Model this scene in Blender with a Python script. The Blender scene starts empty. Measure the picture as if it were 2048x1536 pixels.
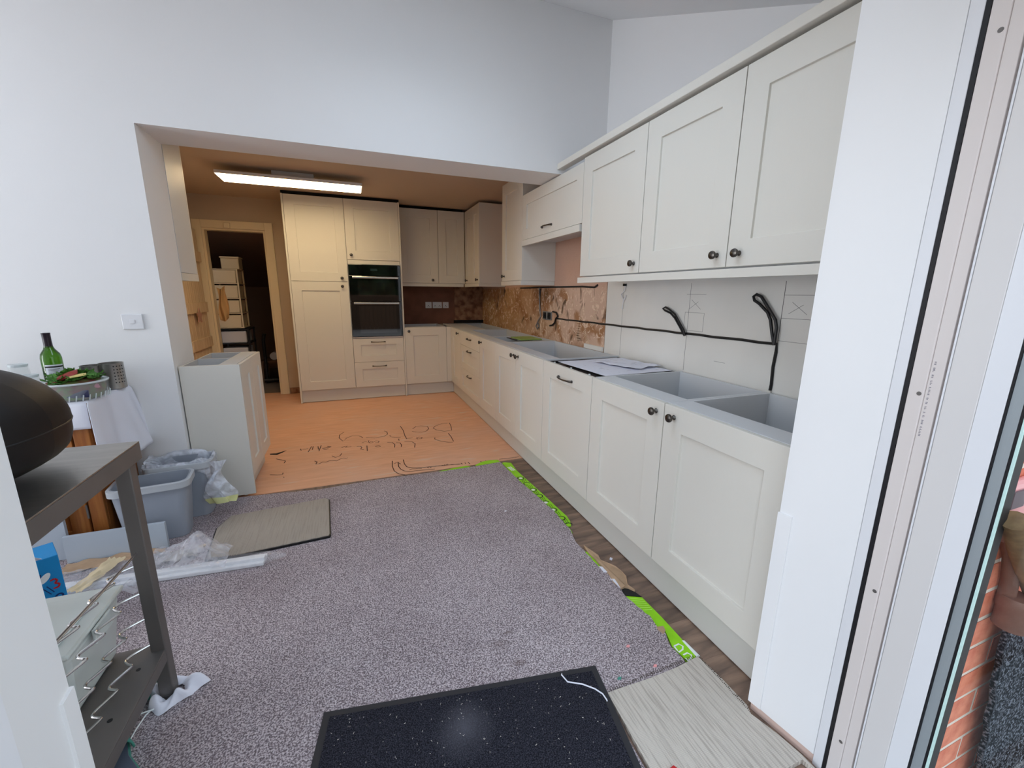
import bpy, math, random, json
from mathutils import Vector, Matrix
random.seed(7)
PI = math.pi
scn = bpy.context.scene
COL = scn.collection

# ---------------------------------------------------------------- camera
def srgb(r, g, b):
    f = lambda c: (c/255/12.92) if c/255 <= .04045 else ((c/255+.055)/1.055)**2.4
    return (f(r), f(g), f(b), 1.0)
yaw, pitch, roll = 0.3635, -0.2154, 0.0101
fw = Vector((math.sin(yaw)*math.cos(pitch), math.cos(yaw)*math.cos(pitch), math.sin(pitch)))
rt = Vector((math.cos(yaw), -math.sin(yaw), 0))
up = rt.cross(fw)
r2 = rt*math.cos(roll) + up*math.sin(roll)
u2 = -rt*math.sin(roll) + up*math.cos(roll)
cam = bpy.data.cameras.new('camera')
camo = bpy.data.objects.new('camera', cam)
COL.objects.link(camo)
camo.matrix_world = Matrix((( r2.x, u2.x, -fw.x, -1.1704), (r2.y, u2.y, -fw.y, -0.0429), (r2.z, u2.z, -fw.z, 1.2982), (0, 0, 0, 1)))
cam.sensor_fit = 'HORIZONTAL'
cam.sensor_width = 36.0
cam.lens = 834.6/2048*36.0
cam.clip_start = 0.02
scn.camera = camo

# ---------------------------------------------------------------- world and light
scn.view_settings.view_transform = 'Standard'
scn.view_settings.look = 'None'
scn.view_settings.gamma = 1.0
scn.view_settings.use_curve_mapping = False
scn.view_settings.exposure = 0.0
scn.cycles.use_denoising = True
scn.cycles.max_bounces = 10
scn.cycles.diffuse_bounces = 6
scn.cycles.transparent_max_bounces = 12
scn.cycles.sample_clamp_indirect = 6.0
w = bpy.data.worlds.new('overcast_sky'); scn.world = w; w.use_nodes = True
nt = w.node_tree; nt.nodes.clear()
o_ = nt.nodes.new('ShaderNodeOutputWorld'); bg = nt.nodes.new('ShaderNodeBackground')
tc = nt.nodes.new('ShaderNodeTexCoord'); sp = nt.nodes.new('ShaderNodeSeparateXYZ'); cr = nt.nodes.new('ShaderNodeValToRGB')
nt.links.new(tc.outputs['Generated'], sp.inputs[0]); nt.links.new(sp.outputs['Z'], cr.inputs[0])
nt.links.new(cr.outputs[0], bg.inputs[0]); nt.links.new(bg.outputs[0], o_.inputs[0])
cr.color_ramp.elements[0].color = (.86, .89, .94, 1); cr.color_ramp.elements[1].color = (.62, .78, 1.0, 1)
SKY = 2.3
bg.inputs[1].default_value = SKY

def area(name, loc, rot, sx, sy, power, color):
    l = bpy.data.lights.new(name, 'AREA'); l.shape = 'RECTANGLE'; l.size = sx; l.size_y = sy
    l.energy = power; l.color = color
    o = bpy.data.objects.new(name, l); COL.objects.link(o); o.location = loc; o.rotation_euler = rot
    return o
# fill lamps added at two unseen roof windows (roof slope 25 degrees) and at a window invented in the left wall
RS = math.atan(.47)
def roofz(y): return 3.13 - .47*(2.833-y)
area('roof_fill_light', (-.75, 1.45, roofz(1.45)+.03), (RS, 0, 0), .78, 1.0, 10, (.66, .82, 1.0))
area('roof_fill_light', (-3.0, 1.45, roofz(1.45)+.03), (RS, 0, 0), .78, 1.0, 2.5, (.62, .80, 1.0))

area('side_fill_light', (-6.44, 1.36, 1.25), (0, -PI/2, -.12), 1.9, 1.3, 80, (.93, .96, 1.0))  # added fill that brightens the right-hand cabinets, source unseen

# ---------------------------------------------------------------- materials
MATS = {}
def mat(name, col, rough=.5, metal=0, bump=0, bscale=200, var=0, vscale=8, stretch=None, col2=None, trans=0, ior=1.45, alpha=1, emit=0, coat=0, detail=4, wave=None, coords='Object', spec=None):
    if name in MATS: return MATS[name]
    m = bpy.data.materials.new(name); m.use_nodes = True
    n = m.node_tree.nodes; L = m.node_tree.links
    b = n['Principled BSDF']
    b.inputs['Base Color'].default_value = col
    b.inputs['Roughness'].default_value = rough
    b.inputs['Metallic'].default_value = metal
    b.inputs['IOR'].default_value = ior
    b.inputs['Transmission Weight'].default_value = trans
    b.inputs['Alpha'].default_value = alpha
    b.inputs['Coat Weight'].default_value = coat
    if spec is not None: b.inputs['Specular IOR Level'].default_value = spec
    if emit:
        b.inputs['Emission Color'].default_value = col; b.inputs['Emission Strength'].default_value = emit
    t = n.new('ShaderNodeTexCoord'); mp = n.new('ShaderNodeMapping')
    L.new(t.outputs[coords], mp.inputs[0])
    if stretch: mp.inputs['Scale'].default_value = stretch
    if var or col2:
        nz = n.new('ShaderNodeTexNoise'); nz.inputs['Scale'].default_value = vscale; nz.inputs['Detail'].default_value = detail
        L.new(mp.outputs[0], nz.inputs[0])
        r = n.new('ShaderNodeValToRGB'); L.new(nz.outputs['Fac'], r.inputs[0])
        c2 = col2 or tuple(c*(1-var) for c in col[:3])+(1,)
        r.color_ramp.elements[0].position = .35; r.color_ramp.elements[1].position = .65
        r.color_ramp.elements[0].color = c2; r.color_ramp.elements[1].color = col
        L.new(r.outputs[0], b.inputs['Base Color'])
    if bump:
        nb = n.new('ShaderNodeTexNoise'); nb.inputs['Scale'].default_value = bscale; nb.inputs['Detail'].default_value = 3
        L.new(mp.outputs[0], nb.inputs[0])
        bp = n.new('ShaderNodeBump'); bp.inputs['Strength'].default_value = bump; bp.inputs['Distance'].default_value = .002
        L.new(nb.outputs['Fac'], bp.inputs['Height']); L.new(bp.outputs[0], b.inputs['Normal'])
    MATS[name] = m
    return m
M = dict(
 wall=mat('white_wall_paint', srgb(232, 232, 232), .75, bump=.08, bscale=60),
 plasterboard=mat('plasterboard_white', srgb(228, 226, 220), .8, var=.06, vscale=3, bump=.1, bscale=80),
 kwall=mat('cream_kitchen_wall', srgb(196, 178, 156), .8, var=.05, vscale=3),
 kceil=mat('kitchen_ceiling_paint', srgb(196, 178, 158), .85, bump=.05, bscale=40),
 cab=mat('light_grey_cabinet_paint', srgb(217, 214, 205), .42, bump=.10, bscale=18, stretch=(30, 30, 1.2)),
 cabin=mat('light_grey_melamine', srgb(204, 206, 208), .45),
 trimw=mat('white_upvc', srgb(226, 227, 230), .28, bump=.03, bscale=20),
 frame=mat('pinkish_white_frame_edge', srgb(218, 210, 206), .45, bump=.05, bscale=40),
 rubber=mat('black_rubber', srgb(20, 20, 24), .5),
 alu=mat('spacer_aluminium', srgb(160, 168, 172), .45, metal=.3, bump=.1, bscale=300, stretch=(1, 1, .02)),
 pewter=mat('dark_pewter', srgb(92, 88, 84), .3, metal=1.0, bump=.05, bscale=300),
 steel=mat('brushed_steel', srgb(168, 165, 160), .38, metal=1.0, bump=.06, bscale=120, stretch=(1, 12, 1), var=.15, vscale=5),
 steeldark=mat('dull_steel', srgb(124, 120, 117), .55, metal=.7, bump=.05, bscale=90, var=.15, vscale=4),
 wire=mat('bright_wire', srgb(205, 205, 205), .2, metal=1.0),
 chrome=mat('satin_chrome', srgb(225, 222, 215), .25, metal=1.0),
 blackglass=mat('black_oven_glass', srgb(8, 8, 9), .03, coat=.5, spec=.9),
 blackenamel=mat('black_enamel', srgb(20, 16, 16), .5, spec=.35, var=.2, vscale=6),
 blackplastic=mat('black_plastic', srgb(18, 18, 20), .4),
 cable=mat('black_cable', srgb(22, 21, 22), .45),
 pine=mat('orange_pine', srgb(168, 106, 50), .4, col2=srgb(140, 80, 34), vscale=4, stretch=(14, 14, .9), bump=.05, bscale=30),
 palepine=mat('pale_pine', srgb(218, 198, 168), .5, col2=srgb(198, 172, 138), vscale=4, stretch=(16, 16, .8)),
 cream=mat('cream_gloss', srgb(226, 210, 178), .35),
 cloth=mat('white_cotton', srgb(228, 230, 240), .85, bump=.2, bscale=500),
 paperw=mat('white_paper', srgb(225, 226, 236), .7, bump=.1, bscale=40),
 greyp=mat('grey_bin_plastic', srgb(150, 157, 168), .38),
 greypd=mat('light_grey_plastic', srgb(182, 187, 192), .38),
 boxp=mat('frosted_white_plastic', srgb(205, 212, 208), .3, coat=.2),
 blue=mat('blue_carton', srgb(20, 140, 205), .4), red=mat('red_print', srgb(185, 30, 35), .5), dblue=mat('navy_print', srgb(10, 50, 110), .5),
 tan=mat('tan_print', srgb(190, 150, 90), .5), whitep=mat('white_print', srgb(235, 240, 240), .5),
 teal=mat('teal_foam', srgb(70, 140, 125), .55), tealdk=mat('grey_insole', srgb(92, 100, 115), .5),
 lime=mat('lime_foil', srgb(150, 222, 25), .35, var=.12, vscale=20, bump=.25, bscale=60),
 limed=mat('lime_dark_print', srgb(80, 130, 20), .5),
 blackp=mat('black_print', srgb(24, 26, 28), .5), 
 kraft=mat('brown_kraft_paper', srgb(182, 152, 122), .7, var=.15, vscale=25, bump=.3, bscale=60),
 pen=mat('marker_pen', srgb(62, 32, 22), .7), pencil=mat('pencil_line', srgb(120, 118, 116), .8),
 glasspane=mat('window_glass', (1, 1, 1, 1), .0, trans=1, ior=1.02),
 glass=mat('clear_glass', (1, 1, 1, 1), .02, trans=1, ior=1.45),
 greeng=mat('green_bottle_glass', srgb(80, 140, 30), .05, trans=.85, ior=1.45),
 foil=mat('bottle_foil', srgb(30, 14, 28), .3), label=mat('bottle_label', srgb(215, 220, 228), .6), 
 leafg=mat('salad_leaf', srgb(92, 150, 62), .5, var=.5, vscale=60), redleaf=mat('red_packet', srgb(140, 42, 34), .45), yel=mat('yellow_packet', srgb(225, 205, 130), .5), pink=mat('pink_packet', srgb(205, 130, 150), .5), navy=mat('navy_packet', srgb(48, 50, 85), .5),
 brick=mat('red_brick', srgb(238, 148, 116), .85, col2=srgb(214, 116, 88), vscale=22, bump=.6, bscale=120),
 mortar=mat('mortar', srgb(236, 220, 205), .9, bump=.5, bscale=150),
 brownpipe=mat('brown_downpipe', srgb(122, 84, 70), .5, col2=srgb(98, 66, 55), vscale=14),
 olivepipe=mat('mossy_pipe', srgb(140, 112, 78), .6, col2=srgb(104, 78, 52), vscale=30), pinkp=mat('pink_plastic', srgb(232, 158, 158), .45),
 patio=mat('patio_stone', srgb(170, 160, 150), .8, var=.15, vscale=5), fence=mat('fence_wood', srgb(96, 70, 48), .7, var=.25, vscale=6, stretch=(10, 10, 1)),
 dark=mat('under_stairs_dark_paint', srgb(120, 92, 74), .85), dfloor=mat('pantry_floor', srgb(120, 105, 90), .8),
 creamplastic=mat('cream_storage_plastic', srgb(226, 205, 165), .4), binliner=None,
 copper=mat('socket_metal', srgb(150, 150, 150), .5, metal=.5), green=mat('green_board', srgb(142, 175, 90), .4), 
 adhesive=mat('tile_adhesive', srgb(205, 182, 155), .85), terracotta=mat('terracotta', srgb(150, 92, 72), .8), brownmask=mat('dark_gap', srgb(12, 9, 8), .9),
)
def clearfilm(name, tint, alpha, rough=.15):
    m = bpy.data.materials.new(name); m.use_nodes = True
    n = m.node_tree.nodes; L = m.node_tree.links; b = n['Principled BSDF']
    b.inputs['Base Color'].default_value = tint; b.inputs['Roughness'].default_value = rough
    t = n.new('ShaderNodeTexCoord'); z = n.new('ShaderNodeTexNoise'); z.inputs['Scale'].default_value = 14; z.inputs['Distortion'].default_value = 1.5
    L.new(t.outputs['Object'], z.inputs[0]); r = n.new('ShaderNodeMapRange'); L.new(z.outputs['Fac'], r.inputs[0])
    r.inputs[1].default_value = .35; r.inputs[2].default_value = .7; r.inputs[3].default_value = alpha*.5; r.inputs[4].default_value = alpha*1.3
    L.new(r.outputs[0], b.inputs['Alpha'])
    bp = n.new('ShaderNodeBump'); bp.inputs['Strength'].default_value = .8; bp.inputs['Distance'].default_value = .01; L.new(z.outputs['Fac'], bp.inputs['Height']); L.new(bp.outputs[0], b.inputs['Normal'])
    return m
M['filmthin'] = clearfilm('tight_polythene', srgb(225, 225, 232), .14)
M['film'] = clearfilm('clear_polythene', srgb(225, 225, 232), .42)
M['binliner'] = clearfilm('white_bin_liner', srgb(225, 230, 240), .72, .3)
M['plasticpane'] = mat('thin_clear_glass', srgb(225, 235, 235), .03, alpha=.13)
def pane_mat():
    m = bpy.data.materials.new('double_glazing_pane'); m.use_nodes = True
    n = m.node_tree.nodes; L = m.node_tree.links; n.clear()
    o = n.new('ShaderNodeOutputMaterial'); t = n.new('ShaderNodeBsdfTransparent'); g = n.new('ShaderNodeBsdfGlossy'); x = n.new('ShaderNodeMixShader')
    t.inputs[0].default_value = (.97, .99, .98, 1); g.inputs['Roughness'].default_value = .02; x.inputs[0].default_value = .035
    L.new(t.outputs[0], x.inputs[1]); L.new(g.outputs[0], x.inputs[2]); L.new(x.outputs[0], o.inputs[0]); return m
M['panemat'] = pane_mat()

def carpet_mat(name, cols, scale, bump, dist=.004, stains=True):
    m = bpy.data.materials.new(name); m.use_nodes = True
    n = m.node_tree.nodes; L = m.node_tree.links; b = n['Principled BSDF']; b.inputs['Roughness'].default_value = .95
    b.inputs['Specular IOR Level'].default_value = .1
    t = n.new('ShaderNodeTexCoord'); z = n.new('ShaderNodeTexNoise'); z.inputs['Scale'].default_value = scale; z.inputs['Detail'].default_value = 2
    L.new(t.outputs['Object'], z.inputs[0]); r = n.new('ShaderNodeValToRGB'); L.new(z.outputs['Fac'], r.inputs[0])
    e = r.color_ramp.elements; e[0].position = .38; e[0].color = cols[0]; e[1].position = .62; e[1].color = cols[2]
    x = e.new(.5); x.color = cols[1]
    z2 = n.new('ShaderNodeTexNoise'); z2.inputs['Scale'].default_value = 2.2; z2.inputs['Detail'].default_value = 3
    L.new(t.outputs['Object'], z2.inputs[0]); r2_ = n.new('ShaderNodeValToRGB'); L.new(z2.outputs['Fac'], r2_.inputs[0])
    r2_.color_ramp.elements[0].position = .35; r2_.color_ramp.elements[0].color = (.86, .84, .84, 1); r2_.color_ramp.elements[1].position = .6; r2_.color_ramp.elements[1].color = (1, 1, 1, 1)
    mx = n.new('ShaderNodeMix'); mx.data_type = 'RGBA'; mx.blend_type = 'MULTIPLY'; mx.inputs[0].default_value = 1
    L.new(r.outputs[0], mx.inputs[6]); L.new(r2_.outputs[0], mx.inputs[7]); last = mx.outputs[2]
    if stains:
        for (sx, sy, rad, ax) in [(-.735, 1.20, .05, .7), (-.70, 1.105, .045, .5), (-.69, 1.245, .03, .35)]:
            mp = n.new('ShaderNodeMapping'); mp.inputs['Location'].default_value = (-sx/rad, -sy/(rad*ax), 0); mp.inputs['Scale'].default_value = (1/rad, 1/(rad*ax), 0)
            nd = n.new('ShaderNodeTexNoise'); nd.inputs['Scale'].default_value = 25
            L.new(t.outputs['Object'], nd.inputs[0]); L.new(t.outputs['Object'], mp.inputs[0])
            g = n.new('ShaderNodeTexGradient'); g.gradient_type = 'SPHERICAL'; L.new(mp.outputs[0], g.inputs[0])
            mm = n.new('ShaderNodeMath'); mm.operation = 'MULTIPLY'; L.new(g.outputs['Fac'], mm.inputs[0]); L.new(nd.outputs['Fac'], mm.inputs[1])
            m3 = n.new('ShaderNodeMix'); m3.data_type = 'RGBA'; m3.blend_type = 'MIX'; L.new(mm.outputs[0], m3.inputs[0]); L.new(last, m3.inputs[6]); m3.inputs[7].default_value = srgb(88, 68, 60); last = m3.outputs[2]
    L.new(last, b.inputs['Base Color'])
    bp = n.new('ShaderNodeBump'); bp.inputs['Strength'].default_value = bump; bp.inputs['Distance'].default_value = dist
    L.new(z.outputs['Fac'], bp.inputs['Height']); L.new(bp.outputs[0], b.inputs['Normal'])
    return m
M['carpet'] = carpet_mat('grey_loop_carpet', [srgb(112, 102, 106), srgb(162, 151, 155), srgb(208, 198, 201)], 210, .9)
M['outmat'] = carpet_mat('charcoal_curly_mat', [srgb(12, 13, 18), srgb(42, 45, 54), srgb(128, 132, 142)], 150, 1.0, .01, False)

def doormat_mat():
    m = bpy.data.materials.new('black_doormat_pile'); m.use_nodes = True
    n = m.node_tree.nodes; L = m.node_tree.links; b = n['Principled BSDF']; b.inputs['Roughness'].default_value = .95; b.inputs['Specular IOR Level'].default_value = .1
    t = n.new('ShaderNodeTexCoord')
    z = n.new('ShaderNodeTexVoronoi'); z.inputs['Scale'].default_value = 60; L.new(t.outputs['Object'], z.inputs[0])
    r = n.new('ShaderNodeValToRGB'); L.new(z.outputs['Distance'], r.inputs[0]); e = r.color_ramp.elements
    e[0].position = .05; e[0].color = srgb(150, 145, 140); e[1].position = .16; e[1].color = (0, 0, 0, 1)
    z2 = n.new('ShaderNodeTexNoise'); z2.inputs['Scale'].default_value = 7; z2.inputs['Detail'].default_value = 6; L.new(t.outputs['Object'], z2.inputs[0])
    r2_ = n.new('ShaderNodeValToRGB'); L.new(z2.outputs['Fac'], r2_.inputs[0]); r2_.color_ramp.elements[0].position = .48; r2_.color_ramp.elements[1].position = .72
    r2_.color_ramp.elements[0].color = (0, 0, 0, 1); r2_.color_ramp.elements[1].color = (1, 1, 1, 1)
    m1 = n.new('ShaderNodeMix'); m1.data_type = 'RGBA'; m1.blend_type = 'MULTIPLY'; m1.inputs[0].default_value = 1; L.new(r.outputs[0], m1.inputs[6]); L.new(r2_.outputs[0], m1.inputs[7])
    z3 = n.new('ShaderNodeTexNoise'); z3.inputs['Scale'].default_value = 300; L.new(t.outputs['Object'], z3.inputs[0])
    r3 = n.new('ShaderNodeValToRGB'); L.new(z3.outputs['Fac'], r3.inputs[0]); r3.color_ramp.elements[0].position = .4; r3.color_ramp.elements[1].position = .72
    r3.color_ramp.elements[0].color = srgb(22, 22, 28); r3.color_ramp.elements[1].color = srgb(66, 66, 76)
    ad = n.new('ShaderNodeMix'); ad.data_type = 'RGBA'; ad.blend_type = 'ADD'; ad.inputs[0].default_value = 1; L.new(r3.outputs[0], ad.inputs[6]); L.new(m1.outputs[2], ad.inputs[7])
    mp = n.new('ShaderNodeMapping'); mp.inputs['Location'].default_value = (.938/.10, -.94/.10, 0); mp.inputs['Scale'].default_value = (1/.10, 1/.10, 0)
    L.new(t.outputs['Object'], mp.inputs[0]); g = n.new('ShaderNodeTexGradient'); g.gradient_type = 'SPHERICAL'; L.new(mp.outputs[0], g.inputs[0])
    mm = n.new('ShaderNodeMath'); mm.operation = 'MULTIPLY'; L.new(g.outputs['Fac'], mm.inputs[0]); L.new(z2.outputs['Fac'], mm.inputs[1])
    m3 = n.new('ShaderNodeMix'); m3.data_type = 'RGBA'; L.new(mm.outputs[0], m3.inputs[0]); L.new(ad.outputs[2], m3.inputs[6]); m3.inputs[7].default_value = srgb(92, 92, 100)
    L.new(m3.outputs[2], b.inputs['Base Color'])
    bp = n.new('ShaderNodeBump'); bp.inputs['Strength'].default_value = .6; bp.inputs['Distance'].default_value = .003; L.new(z3.outputs['Fac'], bp.inputs['Height']); L.new(bp.outputs[0], b.inputs['Normal'])
    return m
M['doormat'] = doormat_mat()

def weave_mat(name, c1, c2, c3, rot=0):
    m = bpy.data.materials.new(name); m.use_nodes = True
    n = m.node_tree.nodes; L = m.node_tree.links; b = n['Principled BSDF']; b.inputs['Roughness'].default_value = .9
    t = n.new('ShaderNodeTexCoord'); mp = n.new('ShaderNodeMapping'); mp.inputs['Rotation'].default_value = (0, 0, rot); L.new(t.outputs['Object'], mp.inputs[0])
    fs = []
    for d in 'XY':
        wv = n.new('ShaderNodeTexWave'); wv.bands_direction = d; wv.inputs['Scale'].default_value = 130; wv.inputs['Distortion'].default_value = .6; L.new(mp.outputs[0], wv.inputs[0]); fs.append(wv)
    mm = n.new('ShaderNodeMath'); mm.operation = 'MULTIPLY'; L.new(fs[0].outputs['Fac'], mm.inputs[0]); L.new(fs[1].outputs['Fac'], mm.inputs[1])
    r = n.new('ShaderNodeValToRGB'); L.new(mm.outputs[0], r.inputs[0]); r.color_ramp.elements[0].color = c1; r.color_ramp.elements[1].color = c2; r.color_ramp.elements[1].position = .6
    mp2 = n.new('ShaderNodeMapping'); mp2.inputs['Scale'].default_value = (60, 2.5, 1); mp2.inputs['Rotation'].default_value = (0, 0, rot); L.new(t.outputs['Object'], mp2.inputs[0])
    z = n.new('ShaderNodeTexNoise'); z.inputs['Scale'].default_value = 2.5; z.inputs['Detail'].default_value = 5; L.new(mp2.outputs[0], z.inputs[0])
    r2_ = n.new('ShaderNodeValToRGB'); L.new(z.outputs['Fac'], r2_.inputs[0]); r2_.color_ramp.elements[0].position = .36; r2_.color_ramp.elements[0].color = c3; r2_.color_ramp.elements[1].position = .52; r2_.color_ramp.elements[1].color = (1, 1, 1, 1)
    mx = n.new('ShaderNodeMix'); mx.data_type = 'RGBA'; mx.blend_type = 'MULTIPLY'; mx.inputs[0].default_value = .55
    L.new(r.outputs[0], mx.inputs[6]); L.new(r2_.outputs[0], mx.inputs[7]); L.new(mx.outputs[2], b.inputs['Base Color'])
    bp = n.new('ShaderNodeBump'); bp.inputs['Strength'].default_value = .5; bp.inputs['Distance'].default_value = .002; L.new(mm.outputs[0], bp.inputs['Height']); L.new(bp.outputs[0], b.inputs['Normal'])
    return m
M['backing'] = weave_mat('woven_carpet_backing', srgb(178, 169, 158), srgb(236, 228, 216), (.50, .47, .45, 1), .15)
M['oldmat'] = weave_mat('worn_fawn_mat', srgb(150, 141, 131), srgb(190, 180, 167), (.75, .74, .72, 1), 1.45)

def wood_floor(name, c1, c2, stretch, dusty=None, scale=3):
    m = bpy.data.materials.new(name); m.use_nodes = True
    n = m.node_tree.nodes; L = m.node_tree.links; b = n['Principled BSDF']; b.inputs['Roughness'].default_value = .55
    t = n.new('ShaderNodeTexCoord'); mp = n.new('ShaderNodeMapping'); mp.inputs['Scale'].default_value = stretch; L.new(t.outputs['Object'], mp.inputs[0])
    z = n.new('ShaderNodeTexNoise'); z.inputs['Scale'].default_value = scale; z.inputs['Detail'].default_value = 6; z.inputs['Distortion'].default_value = .6; L.new(mp.outputs[0], z.inputs[0])
    r = n.new('ShaderNodeValToRGB'); L.new(z.outputs['Fac'], r.inputs[0]); r.color_ramp.elements[0].position = .3; r.color_ramp.elements[1].position = .7
    r.color_ramp.elements[0].color = c1; r.color_ramp.elements[1].color = c2; last = r.outputs[0]
    if dusty:
        for sc, p0, p1, c, st in dusty:
            mp2 = n.new('ShaderNodeMapping'); mp2.inputs['Scale'].default_value = st; L.new(t.outputs['Object'], mp2.inputs[0])
            z2 = n.new('ShaderNodeTexNoise'); z2.inputs['Scale'].default_value = sc; z2.inputs['Detail'].default_value = 7; L.new(mp2.outputs[0], z2.inputs[0])
            mr = n.new('ShaderNodeMapRange'); mr.inputs[1].default_value = p0; mr.inputs[2].default_value = p1; L.new(z2.outputs['Fac'], mr.inputs[0])
            mx = n.new('ShaderNodeMix'); mx.data_type = 'RGBA'; L.new(mr.outputs[0], mx.inputs[0]); L.new(last, mx.inputs[6]); mx.inputs[7].default_value = c; last = mx.outputs[2]
    L.new(last, b.inputs['Base Color'])
    return m
M['subfloor'] = wood_floor('orange_hardboard', srgb(214, 160, 126), srgb(230, 178, 144), (1.5, 9, 1), [(1.3, .45, .75, srgb(216, 174, 150), (1, 1, 1)), (5, .61, .72, srgb(218, 190, 170), (.7, 3.5, 1))])
M['vinyl'] = wood_floor('dark_wood_vinyl', srgb(88, 72, 64), srgb(150, 124, 106), (6, 1.2, 1), [(30, .68, .78, srgb(150, 130, 115), (1, 1, 1))], 4)

def plank_mat():
    m = wood_floor('brown_vinyl_plank', srgb(104, 86, 76), srgb(160, 132, 112), (1.2, 7, 1), [(30, .68, .78, srgb(170, 150, 135), (1, 1, 1))], 4)
    n = m.node_tree.nodes; L = m.node_tree.links; b = n['Principled BSDF']
    oi = n.new('ShaderNodeObjectInfo'); mr = n.new('ShaderNodeMapRange'); mr.inputs[3].default_value = .68; mr.inputs[4].default_value = 1.12
    L.new(oi.outputs['Random'], mr.inputs[0]); src = b.inputs['Base Color'].links[0].from_socket
    mx = n.new('ShaderNodeMix'); mx.data_type = 'RGBA'; mx.blend_type = 'MULTIPLY'; mx.inputs[0].default_value = 1
    L.new(src, mx.inputs[6]); L.new(mr.outputs[0], mx.inputs[7]); L.new(mx.outputs[2], b.inputs['Base Color']); return m
M['plank'] = plank_mat()
def splash_mat():
    m = bpy.data.materials.new('stripped_tile_plaster'); m.use_nodes = True
    n = m.node_tree.nodes; L = m.node_tree.links; b = n['Principled BSDF']; b.inputs['Roughness'].default_value = .85
    t = n.new('ShaderNodeTexCoord')
    def noise(sc, det, dist=0, st=(1, 1, 1)):
        mp = n.new('ShaderNodeMapping'); mp.inputs['Scale'].default_value = st; L.new(t.outputs['Object'], mp.inputs[0])
        z = n.new('ShaderNodeTexNoise'); z.inputs['Scale'].default_value = sc; z.inputs['Detail'].default_value = det; z.inputs['Distortion'].default_value = dist; L.new(mp.outputs[0], z.inputs[0]); return z.outputs['Fac']
    def rng(src, a, b_):
        mr = n.new('ShaderNodeMapRange'); mr.inputs[1].default_value = a; mr.inputs[2].default_value = b_; L.new(src, mr.inputs[0]); return mr.outputs[0]
    def mix(f, a, c):
        mx = n.new('ShaderNodeMix'); mx.data_type = 'RGBA'; L.new(f, mx.inputs[0])
        (L.new(a, mx.inputs[6]) if not isinstance(a, tuple) else setattr(mx.inputs[6], 'default_value', a)); mx.inputs[7].default_value = c; return mx.outputs[2]
    sx = n.new('ShaderNodeSeparateXYZ'); L.new(t.outputs['Object'], sx.inputs[0])
    base = mix(rng(sx.outputs['Y'], 3.2, 4.6), srgb(204, 172, 150), srgb(184, 144, 102))
    base = mix(rng(noise(3.5, 4, .8), .5, .62), base, srgb(162, 116, 78))
    base = mix(rng(noise(14, 6, 2.0), .56, .62), base, srgb(222, 196, 172))
    base = mix(rng(noise(9, 8, 1.0, (1, 1, .5)), .60, .68), base, srgb(100, 76, 56))
    # plain pink skim above the old tile line
    pk = rng(sx.outputs['Z'], 1.33, 1.37)
    base = mix(pk, base, srgb(200, 164, 144))
    L.new(base, b.inputs['Base Color'])
    bp = n.new('ShaderNodeBump'); bp.inputs['Strength'].default_value = .5; bp.inputs['Distance'].default_value = .006; L.new(noise(22, 5, 1.5), bp.inputs['Height']); L.new(bp.outputs[0], b.inputs['Normal'])
    return m
M['splash'] = splash_mat()
M['backpaint'] = mat('dark_red_brown_plaster', srgb(128, 86, 68), .8, col2=srgb(112, 74, 58), vscale=6)
M['backadh'] = mat('dark_patchy_adhesive', srgb(104, 68, 50), .9, col2=srgb(165, 126, 98), vscale=14, bump=.6, bscale=40, detail=7)

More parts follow.
